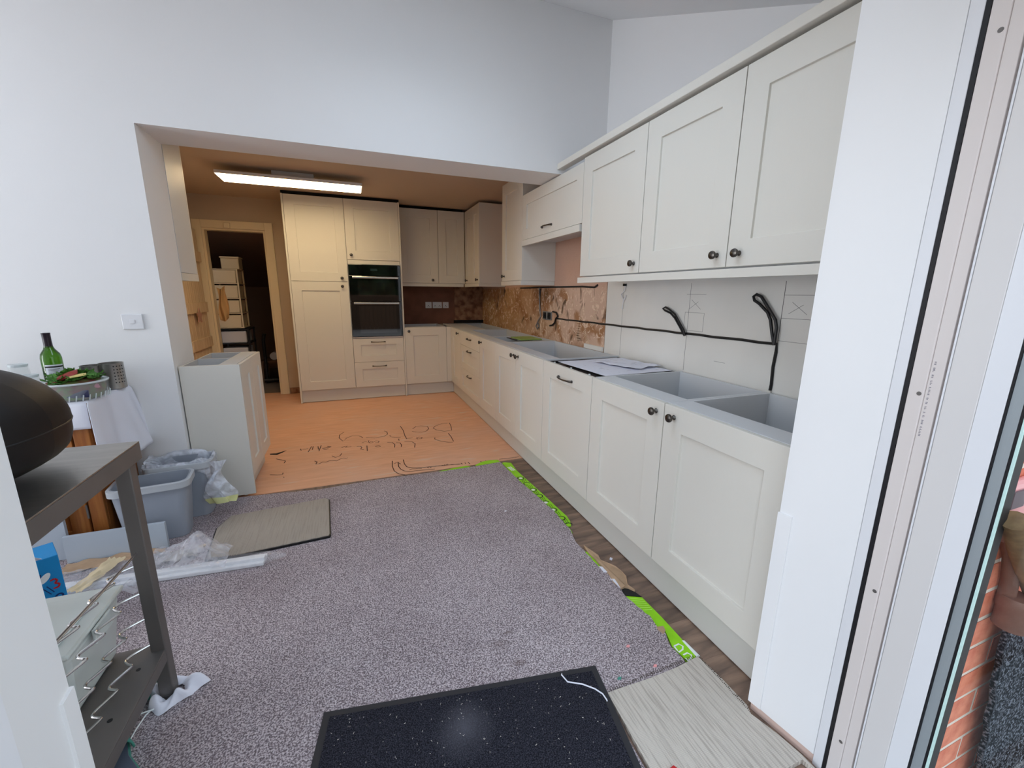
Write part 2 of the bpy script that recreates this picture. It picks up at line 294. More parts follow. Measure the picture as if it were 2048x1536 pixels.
# ---------------------------------------------------------------- mesh helpers
class MB:
    def __init__(s): s.v = []; s.f = []; s.mi = []; s.cur = 0
    def add(s, vs, fs):
        k = len(s.v); s.v += [tuple(v) for v in vs]; s.f += [tuple(i+k for i in f) for f in fs]; s.mi += [s.cur]*len(fs); return s
    def box(s, x0, x1, y0, y1, z0, z1):
        if x0 > x1: x0, x1 = x1, x0
        if y0 > y1: y0, y1 = y1, y0
        if z0 > z1: z0, z1 = z1, z0
        return s.add([(x0,y0,z0),(x1,y0,z0),(x1,y1,z0),(x0,y1,z0),(x0,y0,z1),(x1,y0,z1),(x1,y1,z1),(x0,y1,z1)],
              [(0,3,2,1),(4,5,6,7),(0,1,5,4),(1,2,6,5),(2,3,7,6),(3,0,4,7)])
    def prism(s, pts, z0, z1):
        # signed area -> ccw
        A = sum(pts[i][0]*pts[(i+1) % len(pts)][1]-pts[(i+1) % len(pts)][0]*pts[i][1] for i in range(len(pts)))
        if A < 0: pts = pts[::-1]
        n = len(pts); z1s = z1 if hasattr(z1, '__len__') else [z1]*n
        vs = [(p[0], p[1], z0) for p in pts]+[(p[0], p[1], z1s[i]) for i, p in enumerate(pts)]
        return s.add(vs, [tuple(range(n))[::-1], tuple(range(n, 2*n))]+[(i, (i+1) % n, n+(i+1) % n, n+i) for i in range(n)])
    def tube(s, path, r, n=8, closed=False, caps=True):
        P = [Vector(p) for p in path]; m = len(P); rings = []
        prev = None
        for i, p in enumerate(P):
            if closed: d = P[(i+1) % m]-P[i-1]
            else: d = P[min(i+1, m-1)]-P[max(i-1, 0)]
            if d.length < 1e-9: d = Vector((0, 0, 1))
            d.normalize()
            if prev is None:
                a = d.orthogonal().normalized()
            else:
                a = (prev-d*prev.dot(d))
                a = a.normalized() if a.length > 1e-6 else d.orthogonal().normalized()
            prev = a; b = d.cross(a)
            rr = r[i] if hasattr(r, '__len__') else r
            rings.append([p+a*math.cos(2*PI*k/n)*rr+b*math.sin(2*PI*k/n)*rr for k in range(n)])
        vs = [v for R in rings for v in R]; fs = []
        for i in range(m if closed else m-1):
            for k in range(n):
                j = (i+1) % m
                fs.append((i*n+k, i*n+(k+1) % n, j*n+(k+1) % n, j*n+k))
        if caps and not closed: fs += [tuple(range(n))[::-1], tuple((m-1)*n+k for k in range(n))]
        return s.add(vs, fs)
    def lathe(s, prof, c=(0, 0, 0), n=24, axis='z', sx=1, sy=1):
        vs = []; fs = []; m = len(prof)
        for (r, z) in prof:
            for k in range(n):
                a = 2*PI*k/n; x, y = r*math.cos(a)*sx, r*math.sin(a)*sy
                v = (x, y, z) if axis == 'z' else ((z, x, y) if axis == 'x' else (y, z, x))
                vs.append((v[0]+c[0], v[1]+c[1], v[2]+c[2]))
        for i in range(m-1):
            for k in range(n): fs.append((i*n+k, i*n+(k+1) % n, (i+1)*n+(k+1) % n, (i+1)*n+k))
        if prof[0][0] > 1e-6: fs.append(tuple(range(n))[::-1])
        if prof[-1][0] > 1e-6: fs.append(tuple((m-1)*n+k for k in range(n)))
        return s.add(vs, fs)
    def grid(s, fn, nu, nv):
        vs = [fn(i/(nu-1), j/(nv-1)) for j in range(nv) for i in range(nu)]
        return s.add(vs, [(j*nu+i, j*nu+i+1, (j+1)*nu+i+1, (j+1)*nu+i) for j in range(nv-1) for i in range(nu-1)])
    def build(s, name, mats, parent=None, smooth=False, bevel=0, solid=0, loc=None, rotz=None, subsurf=0, weld=False):
        me = bpy.data.meshes.new(name); me.from_pydata(s.v, [], s.f)
        if not isinstance(mats, (list, tuple)): mats = [mats]
        for m_ in mats: me.materials.append(m_)
        if len(mats) > 1:
            for p, i in zip(me.polygons, s.mi): p.material_index = i
        me.update()
        if smooth:
            for p in me.polygons: p.use_smooth = True
            if smooth != 'all':
                try: me.set_sharp_from_angle(angle=math.radians(38))
                except Exception: pass
        o = bpy.data.objects.new(name, me); COL.objects.link(o)
        if parent: o.parent = parent
        if loc: o.location = loc
        if rotz is not None: o.rotation_euler = (0, 0, rotz)
        if subsurf:
            q = o.modifiers.new('sub', 'SUBSURF'); q.levels = q.render_levels = subsurf
        if solid:
            q = o.modifiers.new('solid', 'SOLIDIFY'); q.thickness = solid; q.offset = 0
        if bevel:
            q = o.modifiers.new('bevel', 'BEVEL'); q.width = bevel; q.segments = 2; q.limit_method = 'ANGLE'; q.angle_limit = math.radians(40)
        return o
def tag(o, label=None, cat=None, group=None, kind=None):
    if label: o['label'] = label
    if cat: o['category'] = cat
    if group: o['group'] = group
    if kind: o['kind'] = kind
    return o
def thing(name, label, cat, loc=(0, 0, 0), rotz=0, group=None):
    o = bpy.data.objects.new(name, None); COL.objects.link(o); o.location = loc; o.rotation_euler = (0, 0, rotz); o.empty_display_size = .1
    return tag(o, label, cat, group)
def struct(name, mb, m, parent=None, **k):
    o = mb.build(name, m, parent, **k)
    if not parent: o['kind'] = 'structure'
    return o
def copy_tree(o, parent=None):
    c = o.copy(); COL.objects.link(c); c.parent = parent
    for ch in list(o.children): copy_tree(ch, c)
    return c
def ribbon(mb, pts, w_, z, dup=True):
    P = [Vector((p[0], p[1], 0)) for p in pts]
    L_, R_ = [], []
    for i, p in enumerate(P):
        d = P[min(i+1, len(P)-1)]-P[max(i-1, 0)]
        d = d.normalized() if d.length > 1e-9 else Vector((1, 0, 0))
        nn = Vector((-d.y, d.x, 0))*w_/2
        L_.append(p+nn); R_.append(p-nn)
    n = len(P)
    mb.add([(v.x, v.y, z) for v in L_]+[(v.x, v.y, z) for v in R_], [(i, n+i, n+i+1, i+1) for i in range(n-1)])
MARK = json.loads('''{"pen":[[[-1.317,4.014],[-1.352,3.95],[-1.355,3.86],[-1.319,3.756],[-1.291,3.837],[-1.242,3.884],[-1.188,3.865],[-1.161,3.82],[-1.157,3.791]],[[-1.126,3.799],[-1.054,3.756],[-0.97,3.772],[-0.935,3.825],[-0.937,3.903],[-0.959,3.93]],[[-0.921,3.783],[-0.91,3.748]],[[-0.906,3.732],[-0.863,3.708],[-0.83,3.7]],[[-0.798,4.029],[-0.786,3.891],[-0.789,3.737],[-0.784,3.636]],[[-0.694,3.909],[-0.655,3.969],[-0.605,3.973],[-0.549,3.933],[-0.545,3.868],[-0.578,3.799],[-0.629,3.777],[-0.679,3.804],[-0.71,3.835]],[[-0.318,3.973],[-0.328,3.857],[-0.348,3.74],[-0.42,3.735],[-0.481,3.796],[-0.505,3.865],[-0.469,3.926],[-0.395,3.977],[-0.339,3.969]],[[-0.397,3.669],[-0.393,3.564],[-0.4,3.433]],[[-0.412,3.415],[-0.44,3.421],[-0.507,3.479],[-0.546,3.545],[-0.538,3.587]],[[-0.697,3.633],[-0.672,3.651],[-0.646,3.633],[-0.656,3.601],[-0.691,3.598],[-0.697,3.633]],[[-0.786,3.645],[-0.729,3.647]],[[-1.165,3.664],[-1.132,3.687],[-1.113,3.646],[-1.105,3.703]],[[-1.107,3.644],[-1.085,3.679],[-1.07,3.648],[-1.092,3.63],[-1.107,3.644]],[[-1.064,3.655],[-1.047,3.674],[-1.021,3.657],[-1.029,3.625],[-1.055,3.626]],[[-1.329,3.591],[-1.304,3.622],[-1.284,3.623],[-1.299,3.588],[-1.269,3.594],[-1.251,3.6]],[[-1.208,3.588],[-1.177,3.578],[-1.168,3.543],[-1.179,3.507],[-1.154,3.483]],[[-1.126,3.576],[-1.128,3.444]],[[-1.06,3.537],[-1.033,3.544],[-1.016,3.522],[-1.035,3.51],[-1.058,3.528]],[[-0.955,3.6],[-0.913,3.585],[-0.898,3.522],[-0.907,3.452]],[[-0.882,3.574],[-0.851,3.555],[-0.844,3.495],[-0.852,3.449]],[[-0.812,3.567],[-0.748,3.545],[-0.729,3.488],[-0.747,3.397]],[[-0.851,3.664],[-0.853,3.612]],[[-0.942,3.099],[-0.916,3.123],[-0.897,3.077]],[[-0.912,3.115],[-0.916,3.032],[-0.907,2.98],[-0.885,2.935],[-0.837,2.912],[-0.758,2.909],[-0.666,2.895]],[[-0.951,3.161],[-0.961,3.048],[-0.955,2.96],[-0.93,2.898],[-0.888,2.866]],[[-0.868,3.16],[-0.869,3.067],[-0.858,3.005],[-0.819,2.973],[-0.751,2.955],[-0.632,2.945],[-0.469,2.926]],[[-0.847,2.944],[-0.827,2.954],[-0.804,2.946],[-0.776,2.946],[-0.756,2.936]],[[-0.714,2.946],[-0.703,2.93]],[[-0.691,2.941],[-0.688,2.929]],[[-0.657,2.944],[-0.642,2.949]],[[-0.633,2.943],[-0.618,2.947]],[[-0.611,2.941],[-0.595,2.948]],[[-0.589,2.943],[-0.575,2.951]],[[-0.569,2.946],[-0.552,2.953]],[[-1.651,3.677],[-1.642,3.636]],[[-1.634,3.656],[-1.61,3.655],[-1.592,3.672]],[[-1.569,3.711],[-1.585,3.578]],[[-1.556,3.707],[-1.557,3.621]],[[-1.518,3.694],[-1.51,3.613]],[[-1.494,3.71],[-1.503,3.572]],[[-1.482,3.634],[-1.428,3.631],[-1.414,3.65],[-1.444,3.672]],[[-1.471,3.607],[-1.451,3.595],[-1.432,3.607]],[[-1.521,3.359],[-1.501,3.332],[-1.507,3.288],[-1.485,3.287],[-1.46,3.317],[-1.436,3.303],[-1.419,3.323],[-1.392,3.327],[-1.359,3.302],[-1.336,3.335],[-1.313,3.347],[-1.29,3.332],[-1.28,3.343]],[[-1.398,3.426],[-1.37,3.381],[-1.338,3.405],[-1.325,3.458]],[[-1.809,3.506],[-1.77,3.472],[-1.732,3.432],[-1.737,3.388]],[[-1.802,3.191],[-1.75,3.167],[-1.717,3.167],[-1.719,3.197]],[[-1.706,3.116],[-1.699,3.104]],[[-0.304,2.923],[-0.293,2.906]],[[-0.262,2.922],[-0.252,2.905]],[[-0.227,2.919],[-0.216,2.902]],[[-0.454,2.943],[-0.449,2.914]],[[-0.423,2.938],[-0.423,2.918]],[[-0.398,2.936],[-0.392,2.901]],[[-0.148,2.916],[-0.065,2.907],[0.019,2.91]],[[-0.533,2.938],[-0.463,2.919]]],"gap":[[-1.871,3.641],[-1.824,3.632],[-1.756,3.68],[-1.779,3.638],[-1.814,3.595],[-1.868,3.618]],"gA":[[-0.362,2.855],[-0.301,2.898],[-0.235,2.909],[-0.166,2.895],[-0.165,2.844],[-0.191,2.82],[-0.294,2.818],[-0.358,2.824]],"gA2":[[-0.673,2.806],[-0.64,2.841],[-0.583,2.845],[-0.532,2.858],[-0.431,2.866],[-0.404,2.838],[-0.467,2.823],[-0.589,2.817],[-0.629,2.802]],"gB":[[-0.159,2.819],[-0.139,2.83],[-0.09,2.801],[-0.1,2.646],[-0.072,2.223],[-0.065,2.074],[-0.057,1.946],[-0.065,1.89],[-0.083,1.846],[-0.102,1.841],[-0.108,1.784],[-0.121,1.806],[-0.13,1.888],[-0.137,1.981],[-0.14,2.094],[-0.144,2.185],[-0.14,2.339],[-0.142,2.473],[-0.162,2.509],[-0.152,2.623]],"gBc":[[-0.122,2.519],[-0.114,2.422],[-0.11,2.324],[-0.107,2.231],[-0.104,2.137],[-0.1,2.04],[-0.098,1.937],[-0.091,1.855]],"gBs":[[-0.133,2.733],[-0.121,2.659]],"gC1":[[-0.137,1.609],[-0.121,1.595],[-0.125,1.476],[-0.135,1.469],[-0.152,1.516]],"paper":[[-0.12,1.643],[-0.106,1.621],[-0.094,1.543],[-0.101,1.511],[-0.085,1.484],[-0.062,1.44],[-0.049,1.407],[-0.058,1.361],[-0.082,1.317],[-0.076,1.279],[-0.076,1.272],[-0.091,1.298],[-0.104,1.307],[-0.131,1.303],[-0.138,1.35],[-0.125,1.399],[-0.124,1.463],[-0.123,1.522],[-0.126,1.587]],"wh1":[[-0.136,1.468],[-0.115,1.453],[-0.117,1.415],[-0.139,1.423]],"wh2":[[-0.137,1.374],[-0.119,1.364],[-0.123,1.336],[-0.129,1.306]],"blk":[[-0.122,1.309],[-0.099,1.314],[-0.076,1.278],[-0.066,1.234],[-0.127,1.268]],"gD":[[-0.134,1.262],[-0.069,1.23],[-0.066,1.11],[-0.069,0.983],[-0.074,0.908],[-0.123,0.905],[-0.123,0.928],[-0.129,0.974],[-0.113,1.013],[-0.098,1.056],[-0.114,1.074],[-0.128,1.102],[-0.128,1.16]],"gDs":[[-0.074,0.985],[-0.065,0.982],[-0.062,0.903],[-0.077,0.908]],"gDl":[[[-0.121,0.974],[-0.097,0.976],[-0.09,0.962],[-0.101,0.951],[-0.123,0.946],[-0.123,0.957],[-0.121,0.974]],[[-0.117,0.931],[-0.096,0.933],[-0.089,0.92],[-0.1,0.91],[-0.119,0.906],[-0.119,0.917]],[[-0.129,1.246],[-0.074,1.217]],[[-0.126,1.23],[-0.075,1.204]],[[-0.123,1.213],[-0.075,1.192]],[[-0.119,1.197],[-0.075,1.179]],[[-0.117,1.182],[-0.076,1.167]],[[-0.114,1.166],[-0.076,1.155]]],"brn":[[-0.126,1.068],[-0.097,1.062],[-0.104,1.041],[-0.125,1.029],[-0.13,1.055]],"car":[[-2.057,2.866],[-1.944,2.847],[-1.823,2.84],[-1.447,2.797],[-1.063,2.824],[-0.624,2.812],[-0.415,2.815],[-0.17,2.83],[-0.148,2.467],[-0.126,2.218],[-0.108,2.016],[-0.111,1.808],[-0.142,1.696],[-0.138,1.624],[-0.137,1.46],[-0.122,1.389],[-0.136,1.261],[-0.126,1.187],[-0.113,1.122],[-0.123,1.07],[-0.109,1.043],[-0.134,0.981],[-0.132,0.905],[-0.235,0.889],[-0.361,0.889],[-0.465,0.895],[-0.482,0.873]],"off":[[-0.465,0.895],[-0.416,0.895],[-0.297,0.891],[-0.188,0.893],[-0.077,0.903],[-0.072,0.86],[-0.067,0.799],[-0.068,0.747],[-0.068,0.704],[-0.081,0.679],[-0.06,0.61],[-0.048,0.54],[-0.047,0.484]],"string":[[-0.539,1.0],[-0.574,1.011],[-0.582,0.999],[-0.575,0.968],[-0.532,0.943],[-0.502,0.914],[-0.488,0.89],[-0.487,0.869],[-0.488,0.864]],"l1":[[1.83,1.07],[1.871,1.115],[1.918,1.163],[1.958,1.19],[2.007,1.203],[2.026,1.214],[2.005,1.223],[1.969,1.21],[1.921,1.186],[1.883,1.145],[1.841,1.1],[1.826,1.07]],"l2":[[1.281,1.081],[1.298,1.129],[1.315,1.19],[1.334,1.222],[1.38,1.259],[1.409,1.274],[1.417,1.292],[1.402,1.302],[1.375,1.291],[1.35,1.262],[1.317,1.223],[1.291,1.192],[1.281,1.159],[1.281,1.081]],"loopW":[[2.428,1.367],[2.434,1.317],[2.473,1.296],[2.439,1.256],[2.414,1.29],[2.444,1.246],[2.45,1.194]],"c1":[[3.526,1.129],[3.453,1.123],[3.42,1.093],[3.459,1.068],[3.477,1.03],[3.527,1.003],[3.58,0.995]],"c2":[[3.842,1.35],[3.835,1.228],[3.802,1.067],[3.848,1.03],[3.871,1.003],[3.906,0.965],[3.867,0.938],[3.832,0.971],[3.858,0.999]]}''')

# ================================================================ large structure
XW = .636      # right wall
def roofpiece(mb, x0, x1, y0, y1, t=.16):
    a, b = roofz(y0), roofz(y1)
    mb.add([(x0,y0,a),(x1,y0,a),(x1,y1,b),(x0,y1,b),(x0,y0,a+t),(x1,y0,a+t),(x1,y1,b+t),(x0,y1,b+t)],
           [(0,3,2,1),(4,5,6,7),(0,1,5,4),(1,2,6,5),(2,3,7,6),(3,0,4,7)])
m = MB()
roofpiece(m, -6.6, .75, .2, .95); roofpiece(m, -6.6, .75, 1.95, 2.9)
for a, b in ((-6.6, -3.4), (-2.6, -1.15), (-.35, .75)): roofpiece(m, a, b, .95, 1.95)
ceil = struct('ceiling', m, M['wall'])
for i, (a, b) in enumerate(((-3.4, -2.6), (-1.15, -.35))):
    m = MB()
    for (c, d, e, f) in ((a, a+.06, .95, 1.95), (b-.06, b, .95, 1.95), (a+.06, b-.06, .95, 1.01), (a+.06, b-.06, 1.89, 1.95)): roofpiece(m, c, d, e, f, .1)
    wn = struct('window_%d' % (i+1), m, M['trimw'])  # unseen roof window frame, put in for the fill lamp
m = MB().box(-2.82, .75, 3.165, 5.98, 2.34, 2.46); struct('ceiling.001', m, M['kceil'])
# floors
m = MB().box(-6.5, .62, .34, 2.875, -.1, -.0065); flr = struct('floor', m, M['vinyl'])
pk = None
for i in range(14):
    if pk is None: b = pk = MB().box(0, 1.218, 0, .1795, -.0064, -.004).build('plank', M['plank'], flr, bevel=.0004)
    else: b = pk.copy(); COL.objects.link(b); b.parent = flr
    b.location = (-.60, .355+i*.18, 0)
m = MB().box(-6.5, .62, 2.877, 5.98, -.1, -.003); kfl = struct('floor.001', m, M['subfloor'])
m = MB()
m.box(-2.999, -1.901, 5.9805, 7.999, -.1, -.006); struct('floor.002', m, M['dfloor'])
# near-room walls
m = MB().box(-6.5, -2.14, 2.833, 3.165, 0, 3.3); m.box(-2.14, XW, 2.833, 3.165, 2.12, 3.3)
struct('wall_middle', m, M['wall'])
m = MB().box(XW, .76, .704, 6.0, 0, 3.3); struct('wall_right', m, M['wall'])
m = MB().box(-6.62, -6.5, .3, .9, 0, 3.3).box(-6.62, -6.5, 2.05, 3.2, 0, 3.3).box(-6.62, -6.5, .9, 2.05, 0, .3).box(-6.62, -6.5, .9, 2.05, 2.2, 3.3); struct('wall_left', m, M['wall'])
m = MB().box(-6.6, -6.53, .9, .97, .3, 2.2).box(-6.6, -6.53, 1.98, 2.05, .3, 2.2).box(-6.6, -6.53, .97, 1.98, .3, .37).box(-6.6, -6.53, .97, 1.98, 2.13, 2.2)
struct('window_3', m, M['trimw'])  # unseen side window, invented to go with the side fill lamp
# plasterboard lining behind the near units, bare plaster beyond
m = MB().box(.604, XW-.001, .71, 2.66, 0, 2.13); pb = struct('wall_right_lining', m, M['plasterboard'])
m = MB().box(.600, XW-.001, 2.662, 5.86, 0, 2.115); m.box(.600, XW-.001, 3.17, 5.86, 2.115, 2.338); sw = struct('wall_right_bare', m, M['splash'])
# kitchen back wall with doorway
DX0, DX1, DZ = -2.70, -2.07, 1.985
m = MB().box(-2.82, DX0, 5.86, 5.98, 0, 2.34).box(DX1, .6, 5.86, 5.98, 0, 2.34).box(DX0, DX1, 5.86, 5.98, DZ, 2.34)
struct('wall_back', m, M['kwall'])
m = MB().box(-.57, .19, 5.852, 5.859, .86, 1.40); struct('wall_back_paint', m, M['backpaint'])
m = MB().box(.19, .599, 5.84, 5.859, .90, 1.40); struct('wall_back_adhesive', m, M['backadh'])
m = MB().box(.17, .598, 5.80, 5.839, .872, .91); struct('dark_gap_bar', m, M['brownmask'])  # near-black bar paints the dark of the gap under the plaster
m = MB().box(-2.92, -2.80, 3.165, 5.86, 0, 2.34); struct('wall_left_kitchen', m, M['kwall'])
# pantry under the stairs
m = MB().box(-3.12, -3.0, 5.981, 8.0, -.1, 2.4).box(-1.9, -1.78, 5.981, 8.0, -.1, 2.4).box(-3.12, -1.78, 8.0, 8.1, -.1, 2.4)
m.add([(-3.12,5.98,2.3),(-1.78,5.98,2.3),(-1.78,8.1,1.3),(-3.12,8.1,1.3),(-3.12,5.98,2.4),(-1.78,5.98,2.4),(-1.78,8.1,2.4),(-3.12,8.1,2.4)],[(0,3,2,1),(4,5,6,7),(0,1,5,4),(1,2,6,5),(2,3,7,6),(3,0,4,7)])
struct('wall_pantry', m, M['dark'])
# doorway architrave
dr = thing('door_2', None, None, (0, 0, 0)); dr['kind'] = 'structure'
w_ = .085
m = MB().box(DX0-w_, DX0, 5.835, 5.859, 0, DZ+w_); m.build('architrave', M['cream'], dr, bevel=.004)
m = MB().box(DX1, DX1+w_, 5.835, 5.859, 0, DZ+w_); m.build('architrave', M['cream'], dr, bevel=.004)
m = MB().box(DX0, DX1, 5.835, 5.859, DZ, DZ+w_); m.build('architrave', M['cream'], dr, bevel=.004)
m = MB().box(DX0, DX0+.022, 5.862, 5.978, 0, DZ).box(DX1-.022, DX1, 5.862, 5.978, 0, DZ).box(DX0+.022, DX1-.022, 5.862, 5.978, DZ-.022, DZ); m.build('jamb_lining', M['cream'], dr)
m = MB().box(-2.47, -2.41, 5.80, 5.834, 1.985, 2.045); m.build('door_catch', M['cream'], dr, bevel=.006)

# the patio wall: two piers, head, glazed side opening
def pier(name, pts, z0, z1): return struct(name, MB().prism(pts, z0, z1), M['wall'])
pier('wall_front_right', [(-.06, .704), (-.030, .5225), (.2, .5225), (.2, .362), (.78, .362), (.78, .704)], .028, 2.2)
pier('wall_front_left', [(-1.625, .704), (-1.60, .46), (-1.60, .36), (-2.5, .36), (-2.5, .704)], 0, 2.2)
m = MB().box(-2.5, -6.6, .36, .70, 0, 2.2).box(-6.6, .76, .36, .70, 2.2, 2.35).box(-1.60, -.03, .36, .70, 2.05, 2.2)
struct('wall_front', m, M['wall'])
# low protective corner strips on both reveals
m = MB().prism([(-.0655, .7055), (-.0585, .669), (-.0545, .67), (-.0612, .7055)], .03, .692); struct('trim_2', m, M['wall'])
m = MB().prism([(-1.6195, .7055), (-1.6165, .672), (-1.6235, .672), (-1.6265, .7055)], 0, .686); struct('trim_3', m, M['wall'])
m = MB().prism([(-.054, .702), (-.026, .522), (0, .522), (0, .702)], -.003, .027); struct('trim_4', m, mat('bare_pink_plaster', srgb(214, 188, 176), .9, bump=.3, bscale=60))
# plinth trim line where old skirting sat beside the doorway
m = MB().box(-1.98, -1.815, 5.845, 5.859, 0, .075); struct('baseboard_back', m, M['backadh'])

# outside: brick wall, patio, fence behind the camera
bw = struct('wall_outside', MB().box(.05, 1.6, .3512, .50, -.15, 2.1), M['mortar'])
brick = None
zs0 = .637-.077*10
for c in range(17):
    z = zs0+.0772*c
    off = .14 if c % 2 == 0 else .253
    k = -1
    while True:
        x = off+.005+k*.2255
        x1 = x+.2140
        k += 1
        if x > .80: break
        a = max(x, .052)
        if x1-a < .03: continue
        L_ = x1-a
        if abs(L_-.2140) < 1e-4 and brick:
            b = brick.copy(); COL.objects.link(b)
        else:
            b = MB().box(0, L_, 0, .001, 0, .0650).build('brick', M['brick'], bw)
            if abs(L_-.2140) < 1e-4: brick = b
        b.parent = bw; b.location = (a, .3496+random.uniform(-.0005, .0005), z+.005)
struct('ground', MB().box(-8, 8, -9, .345, -.3, -.14), M['patio'])
fb = None
fr = thing('garden_fence', 'tall brown close-boarded fence behind the patio, mirrored in the oven glass', 'fence', (0, -6.5, -.14))
for i in range(44):
    if fb is None:
        fb = MB().box(0, .145, 0, .02, 0, 1.30).build('board', M['fence'], fr)
        b = fb
    else:
        b = fb.copy(); COL.objects.link(b); b.parent = fr
    b.location = (-3.4+i*.15, random.uniform(0, .006), 0)
MB().box(-3.4, 3.2, -.04, -.002, .3, .38).box(-3.4, 3.2, -.04, -.002, 1.02, 1.10).build('rail', M['fence'], fr)

hd = thing('garden_hedge', 'tall dark green hedge behind the garden fence, mirrored in the oven glass', 'hedge', (0, -8.2, -.14))
hm = mat('hedge_green', srgb(52, 72, 38), .9, col2=srgb(22, 34, 18), vscale=3, detail=8)
MB().grid(lambda u, v: (-4+8*u, .5*math.sin(u*40)*math.sin(v*9+u*5)-.3*v, v*(3.0+.3*math.sin(u*23))), 90, 24).build('foliage', hm, hd, smooth='all')
MB().box(-4, 4, -.9, -.6, 0, 2.4).build('hedge_body', hm, hd)
# ---------------------------------------------------------------- patio door (frame + open leaf)
door = thing('door_1', None, None, (0, 0, 0)); door['kind'] = 'structure'
X = -.030
m = MB().box(X, .05, .4975, .522, -.004, 2.05); m.build('frame_edge', M['trimw'], door, bevel=.002)
MB().box(X-.0005, .05, .4885, .4972, -.004, 2.05).build('black_gasket', M['rubber'], door)
m = MB().box(X, .05, .460, .4882, -.004, 2.05).box(X+.003, .05, .4365, .4598, -.004, 2.05).box(X+.012, .05, .4318, .4363, -.004, 2.05); m.build('frame_profile', M['frame'], door, bevel=.0015)
MB().box(X, .05, .428, .4316, -.004, 2.05).build('frame_bead', M['trimw'], door, bevel=.001)
for zz in (1.775, 1.093, .600, .14):
    MB().lathe([(0, -.001), (.0042, -.001), (.0048, .0006), (.0025, .0012), (0, .0004)], (X+.0002, .468, zz), 14, 'x').build('screw', M['steeldark'], door, smooth=True)
leaf = MB()
leaf.prism([(X, .4275), (X, .3755), (.04, .3755), (.04, .4275)], -.10, 2.03)
leaf.build('sash_stile', mat('sash_white', srgb(218, 215, 213), .35), door, bevel=.002)
MB().prism([(X+.0005, .375), (X+.004, .3395), (.036, .3395), (.04, .375)], -.10, 2.03).build('sash_bead', M['trimw'], door)
MB().box(X+.004, .03, .336, .339, -.06, 2.0).build('glazing_gasket', M['rubber'], door)
MB().box(X+.007, .026, .3185, .3355, -.06, 2.0).build('glass_spacer', M['alu'], door)
MB().box(X+.007, .026, .3135, .3182, -.06, 2.0).build('glazing_gasket', M['rubber'], door)
MB().box(X+.0065, X+.0115, .3095, .3133, -.06, 2.0).build('glass_edge', mat('pale_green_glass_edge', srgb(205, 236, 230), .1), door)
MB().box(X+.007, X+.011, -.52, .3092, -.02, 1.95).build('glass_pane', M['panemat'], door)
MB().box(X, .04, -.60, -.52, -.10, 2.03).build('sash_stile', M['trimw'], door, bevel=.002)
MB().box(X, .04, -.52, .31, -.10, -.03).build('sash_rail', M['trimw'], door, bevel=.002)
MB().box(X, .04, -.52, .31, 1.96, 2.03).build('sash_rail', M['trimw'], door, bevel=.002)
# small factory print down the frame, too small to read
m = MB(); z = 1.165; random.seed(3)
while z > 1.00:
    h_ = random.choice((.0022, .003, .0038)); yy = .4545+(1.165-z)*.0
    m.box(X+.0026, X+.0029, yy-.003, yy+.0005, z-h_*.3, z); m.box(X+.0026, X+.0029, yy-.0005*random.randint(1, 5), yy+.0005, z-h_, z-h_*.6)
    z -= h_+random.choice((.0016, .0016, .0018, .006))
tag(m.build('printed_code', mat('grey_print', srgb(110, 105, 120), .7), door), kind='stuff')
# left jamb frame and sill of the patio door
m = MB().box(-1.60, -1.57, .40, .52, -.004, 2.05); struct('trim_5', m, M['trimw'])
struct('trim_6', MB().box(-1.6, -.03, .35, .50, -.10, .004), M['alu'])

# outside things beside the door
dp = thing('downpipe', 'mossy brown swan-neck rain pipe on the brick wall beyond the door glass', 'pipe', (0, 0, 0))
MB().tube([(.028, .305, .868), (.05, .305, .846), (.11, .308, .782), (.20, .308, .69), (.34, .308, .55)], .0215, 14).build('sloping_pipe', M['olivepipe'], dp, smooth=True)
MB().tube([(.125, .333, .790), (.165, .333, .735), (.190, .333, .67), (.198, .333, .60)], [.016, .015, .015, .015], 12).build('upright_pipe', M['brownpipe'], dp, smooth=True)
MB().lathe([(0, 0), (.030, 0), (.030, .045), (.033, .05), (.033, .075), (.030, .08), (0, .08)], (.205, .318, .555), 20).build('socket_collar', M['brownpipe'], dp, smooth=True)

# ================================================================ kitchen cabinets
def door_mb(w_, h, fr=.10, t=.02, plain=False, mb=None, x0=0, z0=0):
    """shaker front in local x (width), z (height), facing local -y; front face at y=0"""
    mb = mb or MB()
    if plain: return mb.box(x0, x0+w_, 0, t, z0, z0+h)
    fx = min(fr, w_*.3); fz = min(fr, h*.27)
    def q(a, b, y): return [(x0+a, y, z0+b), (x0+w_-a, y, z0+b), (x0+w_-a, y, z0+h-b), (x0+a, y, z0+h-b)]
    V = q(0, 0, t)+q(0, 0, 0)+q(fx, fz, 0)+q(fx+.001, fz+.001, .010)
    F = [(3, 2, 1, 0)]
    for r in range(3):
        for k in range(4): F.append((r*4+k, r*4+(k+1) % 4, (r+1)*4+(k+1) % 4, (r+1)*4+k))
    F.append((12, 13, 14, 15))
    mb.add(V, F)
    return mb
def knob_mesh():
    return MB().lathe([(.0, .0), (.0105, .0), (.0095, .003), (.0055, .007), (.0055, .014), (.0095, .018), (.0165, .0225), (.0175, .027), (.0155, .0315), (.009, .0345), (0, .0355)], (0, 0, 0), 20, 'y')
def bar_mesh(L_=.14):
    pts = []
    for i in range(13):
        u = i/12; pts.append(((u-.5)*L_, .006+.024*math.sin(PI*min(1, max(0, (u-.02)/.96)))**.55, 0))
    r = [.0075, .0062, .005, .0048, .0046, .0046, .0046, .0046, .0046, .0048, .005, .0062, .0075]
    mb = MB().tube(pts, r, 10)
    for s_ in (-1, 1): mb.lathe([(0, 0), (.0085, 0), (.0085, .004), (.005, .008), (0, .009)], (s_*(L_/2-.002), 0, 0), 12, 'y')
    return mb
